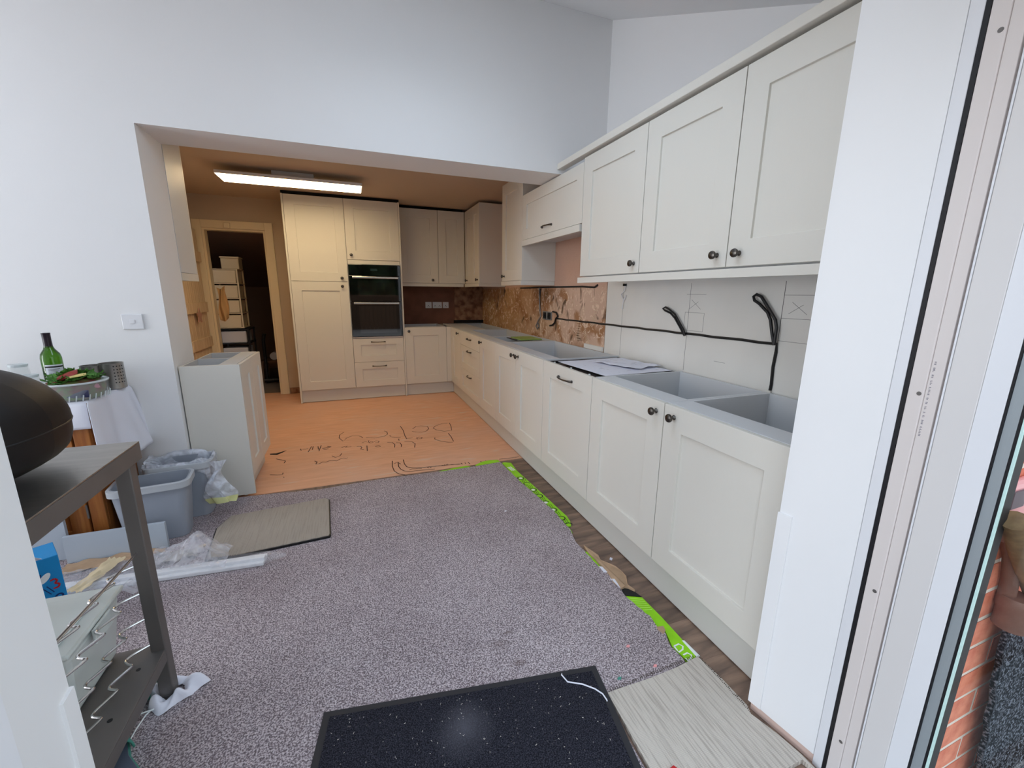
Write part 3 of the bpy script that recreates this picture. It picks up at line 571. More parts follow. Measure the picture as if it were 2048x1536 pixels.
KN = None; BARS = {}
def add_knob(parent, x, z):
    global KN
    if KN is None:
        o = knob_mesh().build('knob', M['pewter'], parent, smooth=True)
        o.data.transform(Matrix.Scale(-1, 4, (0, 1, 0))); o.data.flip_normals(); KN = o
    else:
        o = KN.copy(); COL.objects.link(o); o.parent = parent
    o.location = (x, 0, z); return o
def add_bar(parent, x, z, L_=.14):
    if L_ not in BARS:
        o = bar_mesh(L_).build('pull_handle', M['pewter'], parent, smooth=True)
        o.data.transform(Matrix.Scale(-1, 4, (0, 1, 0))); o.data.flip_normals(); BARS[L_] = o
    else:
        o = BARS[L_].copy(); COL.objects.link(o); o.parent = parent
    o.location = (x, 0, z); return o
G = .0018
def front(root, kind, x0, x1, z0, z1, fr=.10, plain=False, knob=None, bar=None, t=.02):
    d = door_mb(x1-x0-2*G, z1-z0-2*G, fr, t, plain).build(kind, M['cab'], root, bevel=.0012)
    d.location = (x0+G, 0, z0+G)
    if knob: add_knob(d, knob[0]-x0-G, knob[1]-z0-G)
    if bar: add_bar(d, bar[0]-x0-G, bar[1]-z0-G, bar[2] if len(bar) > 2 else .14)
    return d
def carcass(root, w_, D, z0, z1, open_top=False, t=.018, back=True, y0=.0215, rail=.11, shelf=None):
    m_ = MB()
    m_.box(0.0005, t, y0, D, z0, z1).box(w_-t, w_-.0005, y0, D, z0, z1).box(t, w_-t, y0, D, z0, z0+t)
    if back: m_.box(t, w_-t, D-.02, D-.012, z0+t, z1)
    if open_top:
        m_.box(t, w_-t, y0, y0+rail, z1-t, z1)
    else: m_.box(t, w_-t, y0, D-.02, z1-t, z1)
    if shelf: m_.box(t, w_-t, y0+.03, D-.02, shelf, shelf+t)
    return m_.build('carcass', M['cabin'], root, bevel=.0008)
ZB, ZT = .150, .865
R = -PI/2   # fronts facing -x
def run(name, label, y_far, y_near, group, fronts, z0=ZB, z1=ZT, D=.590, xf=0.0, cat='cabinet', open_top=True, **k):
    w_ = y_far-y_near
    t_ = thing(name, label, cat, (xf, y_far, 0), R, group)
    carcass(t_, w_, D, z0, z1, open_top, **k)
    for f in fronts:
        kind, a, b, c, d = f[:5]; kw = f[5] if len(f) > 5 else {}
        kw = dict(kw)
        if 'knob' in kw: kw['knob'] = (y_far-kw['knob'][0], kw['knob'][1])
        if 'bar' in kw: kw['bar'] = (y_far-kw['bar'][0],)+tuple(kw['bar'][1:])
        front(t_, kind, y_far-a, y_far-b, c, d, **kw)
    return t_
GB = 'base cabinets along the right wall'
run('base_cabinet', 'grey shaker base cabinet nearest the patio door, round knob at its top far corner', 1.2755, .712, GB, [('door', 1.2755, .712, ZB, ZT, dict(knob=(1.218, .819)))])
run('base_cabinet', 'grey shaker single-door base cabinet standing between the dishwasher and the cabinet by the patio door', 1.8355, 1.2765, GB, [('door', 1.8355, 1.2765, ZB, ZT, dict(knob=(1.324, .819)))])
run('base_cabinet', 'wide open-topped grey sink cabinet with two doors, its two knobs side by side', 3.457, 2.449, GB, [('door', 3.457, 2.955, ZB, ZT, dict(knob=(2.998, .819))), ('door', 2.955, 2.449, ZB, ZT, dict(knob=(2.905, .819)))])
run('base_cabinet', 'narrow single-door grey base cabinet between the drawer unit and the two-door sink cabinet', 3.9505, 3.458, GB, [('door', 3.9505, 3.458, ZB, ZT, dict(knob=(3.888, .819)))])
run('drawer_cabinet', 'grey base unit of three drawers with dark pull handles', 4.7585, 3.9515, GB, [
    ('drawer', 4.7585, 3.9515, .705, ZT, dict(plain=True, bar=(4.352, .798, .15))),
    ('drawer', 4.7585, 3.9515, .432, .705, dict(fr=.085, bar=(4.352, .662, .15))),
    ('drawer', 4.7585, 3.9515, ZB, .432, dict(fr=.085, bar=(4.352, .382, .15)))], cat='drawers')
run('corner_base_cabinet', 'narrow-doored grey base cabinet turning the far right corner of the kitchen', 5.850, 4.7595, GB, [('door', 5.225, 4.7595, ZB, ZT, dict(knob=(4.845, .819)))], rail=.30)
# integrated dishwasher
dw = thing('dishwasher', 'built-in dishwasher behind a grey shaker door with a dark bar handle, papers on top', 'dishwasher', (0, 2.4475, 0), R)
d = front(dw, 'door', 0, .611, ZB, ZT, bar=(.311, .795, .17))
m = MB().box(.008, .603, .024, .585, ZB+.004, .842); m.build('body', M['steeldark'], dw, bevel=.003)
m = MB().box(.008, .603, .026, .05, .8425, .856).box(.008, .03, .05, .585, .8425, .857).box(.03, .603, .568, .585, .8425, .856); m.build('top_edge', M['blackplastic'], dw, bevel=.002)
for xx in (.09, .31, .52): MB().lathe([(0, 0), (.006, 0), (.006, .006), (0, .007)], (xx, .038, .8565), 10).build('fixing_clip', M['whitep'], dw)
# end post filling the inside corner
MBo = MB().box(-.058, -.001, 5.265, 5.285, ZB, ZT).box(-.001, .019, 5.228, 5.285, ZB, ZT)
tag(MBo.build('corner_post', M['cab'], bevel=.001), 'plain grey filler post in the inside corner between the base cabinets', 'filler')
# long plinth
def box_thing(name, label, cat, b, m_, bevel=.0015, group=None):
    o = MB().box(*b).build(name, m_, bevel=bevel); return tag(o, label, cat, group)
plm = mat('grey_plinth_paint', srgb(206, 206, 200), .5)
box_thing('plinth', 'long grey plinth board under the right-hand base cabinets', 'plinth', (.034, .052, .72, 5.296, .002, .149), plm)
box_thing('plinth', 'grey plinth board under the tall larder and oven housing', 'plinth', (-1.788, -.598, 5.297, 5.315, .002, .149), plm)
box_thing('plinth', 'short grey plinth board under the base cabinet right of the ovens', 'plinth', (-.574, .033, 5.297, 5.315, .002, .149), plm)

# back run --------------------------------------------------------
YB = 5.263
def back(name, label, x0, x1, group, fronts, z0, z1, D, yf=YB, cat='cabinet', open_top=False, **k):
    t_ = thing(name, label, cat, (x0, yf, 0), 0, group)
    carcass(t_, x1-x0, D, z0, z1, open_top, **k)
    for f in fronts:
        kind, a, b, c, d = f[:5]; kw = dict(f[5]) if len(f) > 5 else {}
        if 'knob' in kw: kw['knob'] = (kw['knob'][0]-x0, kw['knob'][1])
        if 'bar' in kw: kw['bar'] = (kw['bar'][0]-x0,)+tuple(kw['bar'][1:])
        front(t_, kind, a-x0, b-x0, c, d, **kw)
    return t_
XT0, XT1, XT2, XB = -1.780, -1.1835, -.5965, -.5765
TL = 2.304
back('larder_cabinet', 'floor-to-ceiling grey larder cabinet with an upper and a lower shaker door', XT0, XT1, None,
     [('door', XT0, XT1, 1.402, TL, dict(knob=(-1.249, 1.442))), ('door', XT0, XT1, ZB, 1.402, dict(knob=(-1.252, 1.350)))], ZB, TL, .585)
oh = back('oven_housing', 'tall grey oven housing with one door above the ovens and two drawers below', XT1+.0005, XT2, None,
     [('door', XT1+.0005, XT2, 1.650, TL, dict(knob=(-1.135, 1.702))),
      ('drawer', XT1+.0005, XT2, .457, .745, dict(fr=.085, bar=(-.895, .700, .16))), ('drawer', XT1+.0005, XT2, ZB, .457, dict(fr=.085, bar=(-.895, .405, .16)))], ZB, TL, .585)
for a, b in ((.747, .762), (1.602, 1.647)):
    MB().box(.003, XT2-XT1-.003, .001, .019, a, b).build('filler_strip', M['cab'], oh, bevel=.001)
box_thing('end_panel', 'tall slim grey end panel on the doorway side of the larder', 'panel', (XT0-.0195, XT0-.0005, YB-.002, 5.855, .002, TL+.002), M['cab'])
box_thing('end_panel', 'tall slim grey end panel on the right of the ovens, reaching the floor', 'panel', (XT2+.0005, XB-.0005, YB-.002, 5.855, .002, TL+.002), M['cab'])
box_thing('shadow_strip', 'dark strip painted as the shadow in the gap above the larder and oven housing', 'strip', (XT0-.018, XB-.001, YB+.02, YB+.04, TL+.003, 2.338), M['brownmask'], 0)  # near-black strip stands in for shade below the ceiling
back('base_cabinet', 'single-door grey base cabinet just right of the ovens', XB, -.059, 'base cabinets on the back wall', [('door', XB, -.059, ZB, ZT, dict(knob=(-.528, .819)))], ZB, ZT, .585, open_top=True)
# double oven
ov = thing('double_oven', 'black glass built-in double oven with two chrome bar handles', 'oven', (0, YB, 0))
OX0, OX1 = XT1+.006, XT2-.004
MB().box(OX0+.01, OX1-.01, .02, .54, .775, 1.59).build('oven_body', M['blackplastic'], ov)
MB().box(OX0, OX1, -.016, .0195, 1.478, 1.598).build('control_panel', M['blackglass'], ov, bevel=.002)
oc = (OX0+OX1)/2
MB().box(oc-.05, oc+.03, -.0168, -.016, 1.53, 1.555).build('clock_display', mat('oven_display', srgb(40, 60, 62), .1), ov)
for (a, b) in ((1.185, 1.474), (.768, 1.181)):
    dd = MB().box(OX0, OX1, -.016, .0195, a, b).build('oven_door', M['blackglass'], ov, bevel=.002)
    zh = b-.020
    MB().box(OX0+.035, OX1-.03, -.058, -.048, zh-.011, zh+.011).build('handle', M['chrome'], dd, bevel=.004)
    MB().box(OX0+.05, OX0+.066, -.048, -.0161, zh-.006, zh+.006).box(OX1-.061, OX1-.045, -.048, -.0161, zh-.006, zh+.006).build('handle_post', M['steeldark'], dd)
    wz = a+.055 if b > 1.3 else a+.04
    MB().box(OX0+.09, OX1-.065, -.0166, -.016, wz, b-.055).build('oven_window', mat('oven_window_glass', srgb(22, 19, 17), .02, coat=1, spec=1.0), dd)

# wall cabinets on the back wall and round the corner
ZW, ZK = 1.4075, 2.304
GW = 'wall cabinets in the far corner'
back('wall_cabinet', 'wide single-door grey wall cabinet just right of the ovens', XB, -.0835, GW, [('door', XB, -.0835, ZW, ZK, dict(knob=(-.165, 1.447)))], ZW, ZK, .327, yf=5.530)
back('wall_cabinet', 'narrow knobless grey wall cabinet in the inside corner above the sockets', -.083, .245, GW, [('door', -.083, .266, ZW, ZK)], ZW, ZK, .327, yf=5.530)
wc = thing('wall_cabinet', 'two-door grey wall cabinet standing out from the corner, plain side facing the patio door', 'cabinet', (.27, 5.527, 0), R, GW)
carcass(wc, .640, .329, ZW, ZK)
front(wc, 'door', 0, .327, ZW, ZK, knob=(.10, 1.447)); front(wc, 'door', .327, .640, ZW, ZK, knob=(.592, 1.447))
MB().box(.6405, .6585, 0, .329, ZW-.001, ZK+.001).build('side_panel', M['cab'], wc, bevel=.001)
wn_ = thing('wall_cabinet', 'tall narrow grey wall cabinet left of the empty cooker-hood gap', 'cabinet', (.27, 4.061, 0), R)
carcass(wn_, .515, .329, ZW, ZK); front(wn_, 'door', 0, .515, ZW, ZK, knob=(.072, 1.455))
MB().box(.5155, .5335, 0, .329, ZW-.001, ZK+.001).build('side_panel', M['cab'], wn_, bevel=.001)
bc = thing('bridging_cabinet', 'low grey bridging cabinet over the cooker gap, flap door with bar handle', 'cabinet', (.27, 3.526, 0), R)
carcass(bc, 1.032, .329, 1.745, 2.112); front(bc, 'door', 0, 1.032, 1.745, 2.115, fr=.085, bar=(.50, 1.800, .17))
GN = 'wall cabinets near the patio door'
run('wall_cabinet', 'smaller near wall cabinet beside the bridging cabinet, one knob', 2.4925, 1.8695, GN, [('door', 2.4925, 1.8695, ZW, 2.135, dict(knob=(1.915, 1.459)))], ZW, 2.133, .331, .27, open_top=False)
run('wall_cabinet', 'middle near wall cabinet whose knob meets its neighbour on the right', 1.8685, 1.3055, GN, [('door', 1.8685, 1.3055, ZW, 2.135, dict(knob=(1.355, 1.459)))], ZW, 2.133, .331, .27, open_top=False)
run('wall_cabinet', 'near wall cabinet running behind the white pier at the patio door', 1.3045, .712, GN, [('door', 1.3045, .712, ZW, 2.135, dict(knob=(1.246, 1.459)))], ZW, 2.133, .331, .27, open_top=False)
# pelmets and cornice
GP = 'light pelmets under the wall cabinets'
box_thing('light_pelmet', 'long grey pelmet under the near wall cabinets', 'pelmet', (.262, .288, .712, 2.508, 1.366, 1.4015), M['cab'], group=GP)
box_thing('light_pelmet', 'grey pelmet under the bridging cabinet over the hood gap', 'pelmet', (.262, .288, 2.510, 3.526, 1.697, 1.743), M['cab'], group=GP)
o = MB().box(.262, .288, 3.529, 4.061, 1.366, 1.4055).box(.288, .598, 3.529, 3.547, 1.366, 1.4055).build('light_pelmet', M['cab'], bevel=.0015)
tag(o, 'grey pelmet wrapping under the tall narrow wall cabinet', 'pelmet', GP)
o = MB().box(-.574, .245, 5.521, 5.545, 1.366, 1.4055).box(.262, .288, 4.868, 5.545, 1.366, 1.4055).box(.288, .598, 4.868, 4.886, 1.366, 1.4055).build('light_pelmet', M['cab'], bevel=.0015)
tag(o, 'grey pelmet wrapping under the far corner wall cabinets', 'pelmet', GP)
o = MB().prism([(.246, .712), (.246, 2.831), (.30, 2.831), (.30, .712)], 2.145, 2.184).build('cornice', M['cab'], bevel=.003)
tag(o, 'long grey cornice strip along the top of the near wall cabinets', 'cornice')
box_thing('shadow_strip', 'dark strip painted as the shadow gap above the far corner wall cabinets', 'strip', (-.575, .25, 5.56, 5.58, 2.306, 2.338), M['brownmask'], 0)  # near-black, painting the shade between cabinet tops and ceiling

# left base cabinet beside the opening ---------------------------
lb = thing('base_cabinet', 'free-standing slim grey base cabinet with open top beside the wall opening', 'cabinet', (-1.829, 2.885, 0), PI/2)
m = MB().box(-.001, .017, .0215, .304, .12, .857).box(.583, .60, .0215, .304, .12, .857).box(.291, .309, .0215, .304, .12, .857).box(.017, .291, .0215, .304, .12, .138).box(.309, .583, .0215, .304, .12, .138).box(.017, .583, .296, .304, .138, .857).box(.017, .291, .0215, .115, .839, .857).box(.309, .583, .0215, .115, .839, .857)
m.build('carcass', M['cabin'], lb, bevel=.0008)
front(lb, 'door', .0, .30, .13, .857, fr=.085); front(lb, 'door', .30, .60, .13, .857, fr=.085)
MB().box(-.0195, -.0015, .0, .304, .014, .859).build('end_panel', M['cab'], lb, bevel=.001)
MB().box(0, .6, .05, .068, .002, .118).build('plinth', plm, lb)
# wall cabinet tucked behind the partition on the left
lw = thing('wall_cabinet', 'grey wall cabinet behind the partition, only its plain end beside the opening shows', 'cabinet', (-2.137, 3.168, 0), 0)
MB().box(-.62, -.001, .0, .285, 1.40, 2.30).build('carcass', M['cabin'], lw, bevel=.001)
MB().box(-.62, -.001, .2865, .306, 1.40, 2.30).build('door', M['cab'], lw, bevel=.001)
MB().box(-.62, 0, -.0, .31, 1.352, 1.398).build('pelmet', M['cab'], lw, bevel=.001)

# ================================================================ lamp
lp = thing('ceiling_light', 'slim rectangular white LED panel lit on the kitchen ceiling', 'lamp', (-1.588, 4.525, 2.25))
MB().box(-.585, .585, -.150, .150, .004, .030).build('housing', M['trimw'], lp, bevel=.002)
MB().box(-.578, .578, -.143, .143, -.001, .003).build('diffuser', mat('lit_led_diffuser', (1.0, .76, .44, 1), .5, emit=15.0), lp)
MB().box(-.17, .17, -.05, .05, .0305, .0895).build('mounting_box', M['trimw'], lp, bevel=.003)

# ================================================================ wall fittings
sw_ = thing('light_switch', 'square white light switch on the white wall left of the opening', 'switch', (-2.289, 2.832, 1.124))
MB().box(-.046, .046, -.009, 0, -.041, .041).build('plate', M['trimw'], sw_, bevel=.003)
MB().box(-.012, .012, -.0125, -.0092, -.011, .011).build('rocker', M['trimw'], sw_, bevel=.0015)
def socket(name, label, x0, x1, cat, holes, group=None):
    s_ = thing(name, label, cat, ((x0+x1)/2, 5.851, 1.12), 0, group); w2 = (x1-x0)/2
    MB().box(-w2, w2, -.010, 0, -.042, .042).build('plate', M['trimw'], s_, bevel=.003)
    for hx in holes:
        MB().box(hx-.012, hx+.012, -.0125, -.0102, .008, .028).build('rocker', M['trimw'], s_, bevel=.001)
        MB().box(hx-.004, hx+.004, -.0110, -.0101, -.010, .001).box(hx-.013, hx-.006, -.0110, -.0101, -.024, -.018).box(hx+.006, hx+.013, -.0110, -.0101, -.024, -.018).build('pin_slot', M['blackp'], s_)
socket('wall_socket', 'left single socket of the white row on the dark back wall', -.218, -.132, 'socket', [0])
socket('wall_socket', 'middle double socket of the white row on the dark back wall', -.118, .010, 'socket', [-.032, .032])
socket('cooker_switch', 'right single white switch of the row on the dark back wall', .022, .105, 'switch', [0])
MB_ = MB().box(-1.86, -1.80, 5.849, 5.859, 1.35, 1.44).build('wall_switch', M['cream'], bevel=.003)
tag(MB_, 'cream switch plate between the pantry doorway and the larder', 'switch')

# wiring on the right wall
XL = .598
def W2(pts, off=0.): return [(XL-off, a, b) for a, b in pts]
def wire(name, pts, r, m_, label, cat='cable', group=None, n=8):
    o = MB().tube(pts, r, n).build(name, m_, smooth=True); return tag(o, label, cat, group)
ch = [(XL+.002, 3.45-i*(3.45-1.281)/24, 1.068+i*.017/24+.0018*math.sin(i*2.1)) for i in range(25)]
wire('cable_run', ch+[(XL+.002, 1.279, 1.05), (XL+.002, 1.283, .98), (XL+.002, 1.279, .90), (XL+.002, 1.281, .872)], .0068, M['cable'], 'black cable chased along the bare splashback wall and down to the base cabinets')
wire('cable_loop', W2(MARK['l1'], .012), .0058, M['cable'], 'small black cable loop hanging out of the wall, the one farther from the patio door')
wire('cable_loop', W2(MARK['l2'], .014), .0068, M['cable'], 'tall black cable loop hanging out of the wall nearest the patio door')
wire('hanging_wire', W2(MARK['loopW'], .004), .0035, M['trimw'], 'thin white looped wire hanging under the near wall cabinets')
MB_ = MB().box(.58, .60, 2.425, 2.44, 1.35, 1.366).build('cable_clip', M['blackplastic']); tag(MB_, 'small black fixing where the white looped wire comes down', 'clip')
wire('cooker_cable', W2(MARK['c1'], .01), .008, M['cable'], 'thick black cable curling beside the open metal socket boxes')
wire('grey_cable', W2(MARK['c2'], .01), .006, M['copper'], 'thin pale cable hanging with a loop left of the open socket boxes')
sb = thing('socket_back_boxes', 'pair of open metal back boxes sunk in the stripped wall', 'socket box', (.598, 3.66, 1.085))
for a in (-.055, .045):
    MB().box(-.008, 0, a-.045, a+.045, -.04, .04).build('back_box', M['copper'], sb, bevel=.002)
    MB().box(-.0095, -.0082, a-.034, a+.034, -.03, .03).build('opening', M['blackp'], sb)
    MB().tube([(-.012, a-.02, -.01), (-.022, a-.006, .01), (-.014, a+.02, -.012)], .004, 6).build('conductor', M['cable'], sb, smooth=True)
m = MB().box(.594, .5995, 2.80, 4.30, 1.355, 1.364)
wire('old_cable', [(.592, 2.78, 1.362), (.591, 2.82, 1.345), (.592, 3.0, 1.352), (.593, 3.6, 1.353), (.593, 4.35, 1.349)], .007, M['cable'], 'old dark cable running level just below the tall narrow wall cabinet')
wire('old_cable', [(.594, 3.83, 1.34), (.592, 3.84, 1.25), (.594, 3.83, 1.12)], .007, M['cable'], 'short dark cable dropping vertically to the open socket boxes')
# marks on the wall (parts of the lining)
def wallbar(mb, y0, z0, y1, z1, w_=.0022, x=.6035):
    d = Vector((y1-y0, z1-z0)); n_ = Vector((-d.y, d.x)).normalized()*w_/2
    P = [(y0+n_.x, z0+n_.y), (y1+n_.x, z1+n_.y), (y1-n_.x, z1-n_.y), (y0-n_.x, z0-n_.y)]
    mb.add([(x, a, b) for a, b in P]+[(x+.0004, a, b) for a, b in P], [(0, 1, 2, 3), (7, 6, 5, 4), (0, 4, 5, 1), (1, 5, 6, 2), (2, 6, 7, 3), (3, 7, 4, 0)])
m = MB()
for y in (2.458, 1.833): wallbar(m, y, .87, y, 1.36)
wallbar(m, 1.281, 1.09, 1.281, 1.36, .003)
for yc in (1.79, 1.21):
    s_ = .07
    for (a, b, c, d_) in ((-s_, 1.10, s_, 1.10), (-s_, 1.10, -s_, 1.20), (s_, 1.10, s_, 1.20), (-s_, 1.20, s_, 1.20), (-s_, 1.30, s_, 1.30), (-.04, 1.22, .03, 1.27), (.04, 1.22, -.02, 1.26)):
        wallbar(m, yc+a, b, yc+c, d_, .0016)
wallbar(m, 1.62, .955, 1.55, .955, .0015)
tag(m.build('pencil_mark', M['pencil'], pb), kind='stuff')
m = MB()
random.seed(11)
for (yc, zc, w2, h2, ang, n) in ((3.05, .99, .10, .07, 0, 8), (2.83, 1.09, .05, .05, .5, 9), (2.92, .95, .07, .06, -.6, 9), (2.80, 1.17, .05, .07, 0, 7), (3.0, 1.14, .05, .05, .4, 7), (3.2, 1.20, .06, .06, 1.3, 6)):
    for i in range(n):
        t_ = (i/(n-1)-.5)*2*h2; L_ = w2*random.uniform(.6, 1)
        dy, dz = math.cos(ang)*L_/2, math.sin(ang)*L_/2
        wallbar(m, yc-dy-t_*math.sin(ang), zc-dz+t_*math.cos(ang), yc+dy-t_*math.sin(ang), zc+dz+t_*math.cos(ang), .005, .598)
tag(m.build('adhesive_ridge', M['adhesive'], sw), kind='stuff')
m = MB().box(.585, .5999, 2.663, 2.93, .866, .90); m.build('plaster_edge', M['plasterboard'], sw)
MB().box(.59, .5999, 1.273, 1.29, .862, .872).build('fixing_strip', M['cab'], pb)

# ================================================================ floor marks, foil, papers
m = MB()
for i, s_ in enumerate(MARK['pen']): ribbon(m, s_, .010 if i in (40, 41) else .0066, -.0018)
for (a, b) in ((0, 1),): pass
tag(m.build('pen_writing', M['pen'], kfl), kind='stuff')
MB().prism(MARK['gap'], -.0028, -.0016).build('torn_gap', M['brownmask'], kfl)
def flat(name, key, z0, z1, m_, parent=None, label=None, cat=None, **k):
    o = MB().prism([tuple(p) for p in MARK[key]], z0, z1).build(name, m_, parent, **k)
    if label: tag(o, label, cat)
    return o
# carpet
car = [tuple(p) for p in MARK['car']]
random.seed(5)
edge = []
for i in range(len(car)-1):
    a, b = Vector(car[i]), Vector(car[i+1]); n_ = max(1, int((b-a).length/.02))
    for k in range(n_):
        q = a.lerp(b, k/n_); edge.append((q.x+random.uniform(-.0025, .0025), q.y+random.uniform(-.0025, .0025)))
edge += [car[-1], (-.50, .525), (-1.60, .525), (-1.62, .72), (-6.45, .72), (-6.45, 2.825), (-2.16, 2.825)]
cp = MB().prism(edge, -.002, .0105).build('carpet', M['carpet'])
tag(cp, 'large grey-mauve loop-pile carpet cut short of the right-hand cabinets', 'carpet')
off = [tuple(p) for p in MARK['off']]+[(-.06, .53), (-.49, .53)]
of = MB().prism(off, -.002, .0125).build('carpet_offcut', M['backing'])
tag(of, 'pale woven-backed carpet offcut lying face down by the right pier', 'carpet')
m = MB(); random.seed(2)
for (p, q, n) in ((off[0], off[4], 46), (off[4], off[9], 44)):
    for i in range(n):
        t_ = i/n; x = p[0]+(q[0]-p[0])*t_; y = p[1]+(q[1]-p[1])*t_; a = random.uniform(.004, .013)
        d = (0, a) if p == off[0] else (a, a*.2)
        m.tube([(x, y, .011), (x+d[0]*.6, y+d[1]*.6, .0135), (x+d[0]+random.uniform(-.003, .003), y+d[1], .0115)], .0011, 4)
tag(m.build('frayed_thread', mat('dark_fray', srgb(82, 72, 62), .9), of), kind='stuff')
# foil underlay pieces
f1 = flat('foil_underlay', 'gA', -.0025, .0035, M['lime'], label='short lime-green foil scrap across the top corner of the carpet', cat='underlay')
f2 = flat('foil_underlay', 'gA2', -.0025, .002, M['lime'], label='dull thin lime foil sliver under the kitchen-side carpet edge', cat='underlay')
f3 = flat('foil_underlay', 'gB', -.0035, .0045, M['lime'], label='long lime-green foil strip printed with dark rings beside the carpet', cat='underlay')
for i, (x, y) in enumerate(MARK['gBc']):
    rr = .022
    ring = [(x+rr*math.cos(a*PI/9), y+rr*1.0*math.sin(a*PI/9)) for a in range(19 if i % 3 != 1 else 14)]
    m = MB(); ribbon(m, ring, .007, .0050)
    m.build('printed_ring', M['blackp'], f3)
    if i in (0, 4, 5, 2): MB().prism([(x+rr*.55*math.cos(a*PI/6), y+rr*.55*math.sin(a*PI/6)) for a in range(12)], .0046, .0049).build('printed_dot', M['whitep'], f3)
m = MB()
for i in range(7):
    a, b = MARK['gBc'][i], MARK['gBc'][i+1]; x, y = (a[0]+b[0])/2+.004, (a[1]+b[1])/2
    for k in range(3): ribbon(m, [(x-.016+k*.012, y-.02), (x-.010+k*.012, y+.022)], .004, .0050)
tag(m.build('printed_bar', M['limed'], f3), kind='stuff')
a, b = MARK['gBs']; m = MB()
for k in (-.012, 0, .012): ribbon(m, [(a[0]+k, a[1]), (b[0]+k, b[1])], .007, .0050)
m.build('printed_stripe', M['whitep'], f3)
f4 = flat('foil_underlay', 'gD', -.0035, .0052, M['lime'], label='bright lime foil strip with white outlined letters, nearest the pier', cat='underlay')
flat('white_band', 'gDs', .0054, .0062, M['whitep'], f4)
m = MB()
for s_ in MARK['gDl'][:2]: ribbon(m, s_, .006, .0060)
m.build('printed_letter', M['whitep'], f4)
m = MB()
for s_ in MARK['gDl'][2:]: ribbon(m, s_, .003, .0060)
tag(m.build('printed_hatching', mat('pale_lime_print', srgb(190, 238, 110), .4), f4), kind='stuff')
f5 = flat('foil_underlay', 'gC1', -.0035, .0045, M['lime'], label='small lime-green foil sliver beside the torn brown paper', cat='underlay')
pp = MB().prism([tuple(p) for p in MARK['paper']], -.003, [.006+.010*abs(math.sin(i*1.3)) for i in range(len(MARK['paper']))]).build('torn_paper', M['kraft'])
tag(pp, 'torn crumpled brown paper strip between the carpet and the plinth', 'paper')
flat('white_scrap', 'wh1', .0108, .0135, M['paperw'], label='small white paper scrap tucked beside the torn brown paper, farther one', cat='paper')
flat('white_scrap', 'wh2', .0108, .0135, M['paperw'], label='small white paper scrap beside the torn brown paper, nearer one', cat='paper')
flat('black_foil', 'blk', -.0035, .0030, M['blackp'], label='black foil corner showing between the brown paper and bright lime strip', cat='underlay')
flat('brown_patch', 'brn', .0107, .0120, M['kraft'], label='small brown torn patch on the edge of the bright lime strip', cat='paper')

# doormats
c0 = Vector((-.449, .997)); ux = Vector((-.886, .147)).normalized(); uy = Vector((-ux.y, ux.x)) if False else Vector((-.1637, -.9865))
dm = thing('doormat', 'large black rubber-edged doormat speckled with bits at the patio door', 'doormat', (0, 0, 0))
def quad(w_, h_, inset): return [tuple(c0+ux*a+uy*b) for a, b in ((inset, inset), (w_-inset, inset), (w_-inset, h_-inset), (inset, h_-inset))]
MB().prism(quad(.898, .46, 0), .0115, .0155).build('rubber_edge', mat('black_rubber_mat', srgb(40, 40, 44), .6), dm, bevel=.001)
MB().prism(quad(.898, .46, .022), .0157, .0195).build('pile', M['doormat'], dm)
m = MB(); random.seed(9)
for i in range(150):
    a, b = random.uniform(.04, .86), random.uniform(.03, .43); q = c0+ux*a+uy*b; th = random.uniform(0, PI); L_ = random.uniform(.001, .006)
    m.tube([(q.x, q.y, .0202), (q.x+math.cos(th)*L_, q.y+math.sin(th)*L_, .0206)], random.uniform(.0004, .0008), 4)
tag(m.build('crumb', mat('pale_crumb', srgb(205, 200, 190), .8), dm), kind='stuff')
st = MARK['string']
o = MB().tube([(x, y, (.0125 if i < 2 else .0225)) for i, (x, y) in enumerate(st)], .0022, 8).build('string', M['cloth'], smooth=True)
tag(o, 'short white string curling over the far corner of the black doormat', 'string')
o = MB().prism([(-.435, .640), (-.417, .643), (-.412, .634), (-.43, .631)], .0128, .018).build('red_scrap', M['red']); tag(o, 'small dark red scrap on the pale woven offcut', 'scrap')
om = thing('old_doormat', 'worn fawn doormat with a curled dark rubber edge on the grey carpet', 'doormat', (0, 0, 0))
omp = [(-1.945, 2.45), (-1.905, 2.575), (-1.40, 2.625), (-1.378, 2.60), (-1.355, 2.18), (-1.36, 2.165), (-1.78, 2.135), (-1.915, 2.15)]
def shrink(pts, k):
    cx = sum(p[0] for p in pts)/len(pts); cy = sum(p[1] for p in pts)/len(pts)
    return [(cx+(p[0]-cx)*k, cy+(p[1]-cy)*k) for p in pts]
MB().prism(omp, .0112, .022).build('rubber_edge', M['blackplastic'], om, bevel=.001)
MB().prism(shrink(omp, .975), .0222, .027).build('pile', M['oldmat'], om)
# confetti on the carpet
for nme, (x, y), m_, lab in (('paper_chip', (-.384, 2.112), 'paperw', 'tiny white chip on the carpet in line with the sink cabinet'), ('pink_chip', (-.288, 1.028), 'pinkp', 'tiny pink chip on the carpet, farther of the two'), ('pink_chip', (-.249, .924), 'pinkp', 'tiny pink chip on the carpet, nearer of the two'), ('green_chip', (-.397, .926), 'teal', 'tiny green chip on the carpet edge by the doormat')):
    o = MB().prism([(x-.009, y), (x, y+.006), (x+.009, y+.002), (x+.002, y-.005)], .0106, .0135).build(nme, M[m_]); tag(o, lab, 'chip')
m = MB().box(-.43, -.02, 2.845, 2.85, -.003, -.001)
# white chips and shavings near the plinth
o = MB().prism([(-.045, 1.515), (-.035, 1.525), (-.028, 1.515), (-.038, 1.505)], -.004, .001).build('white_chip', M['paperw']); tag(o, 'tiny white chip on the dark boards against the plinth', 'chip')

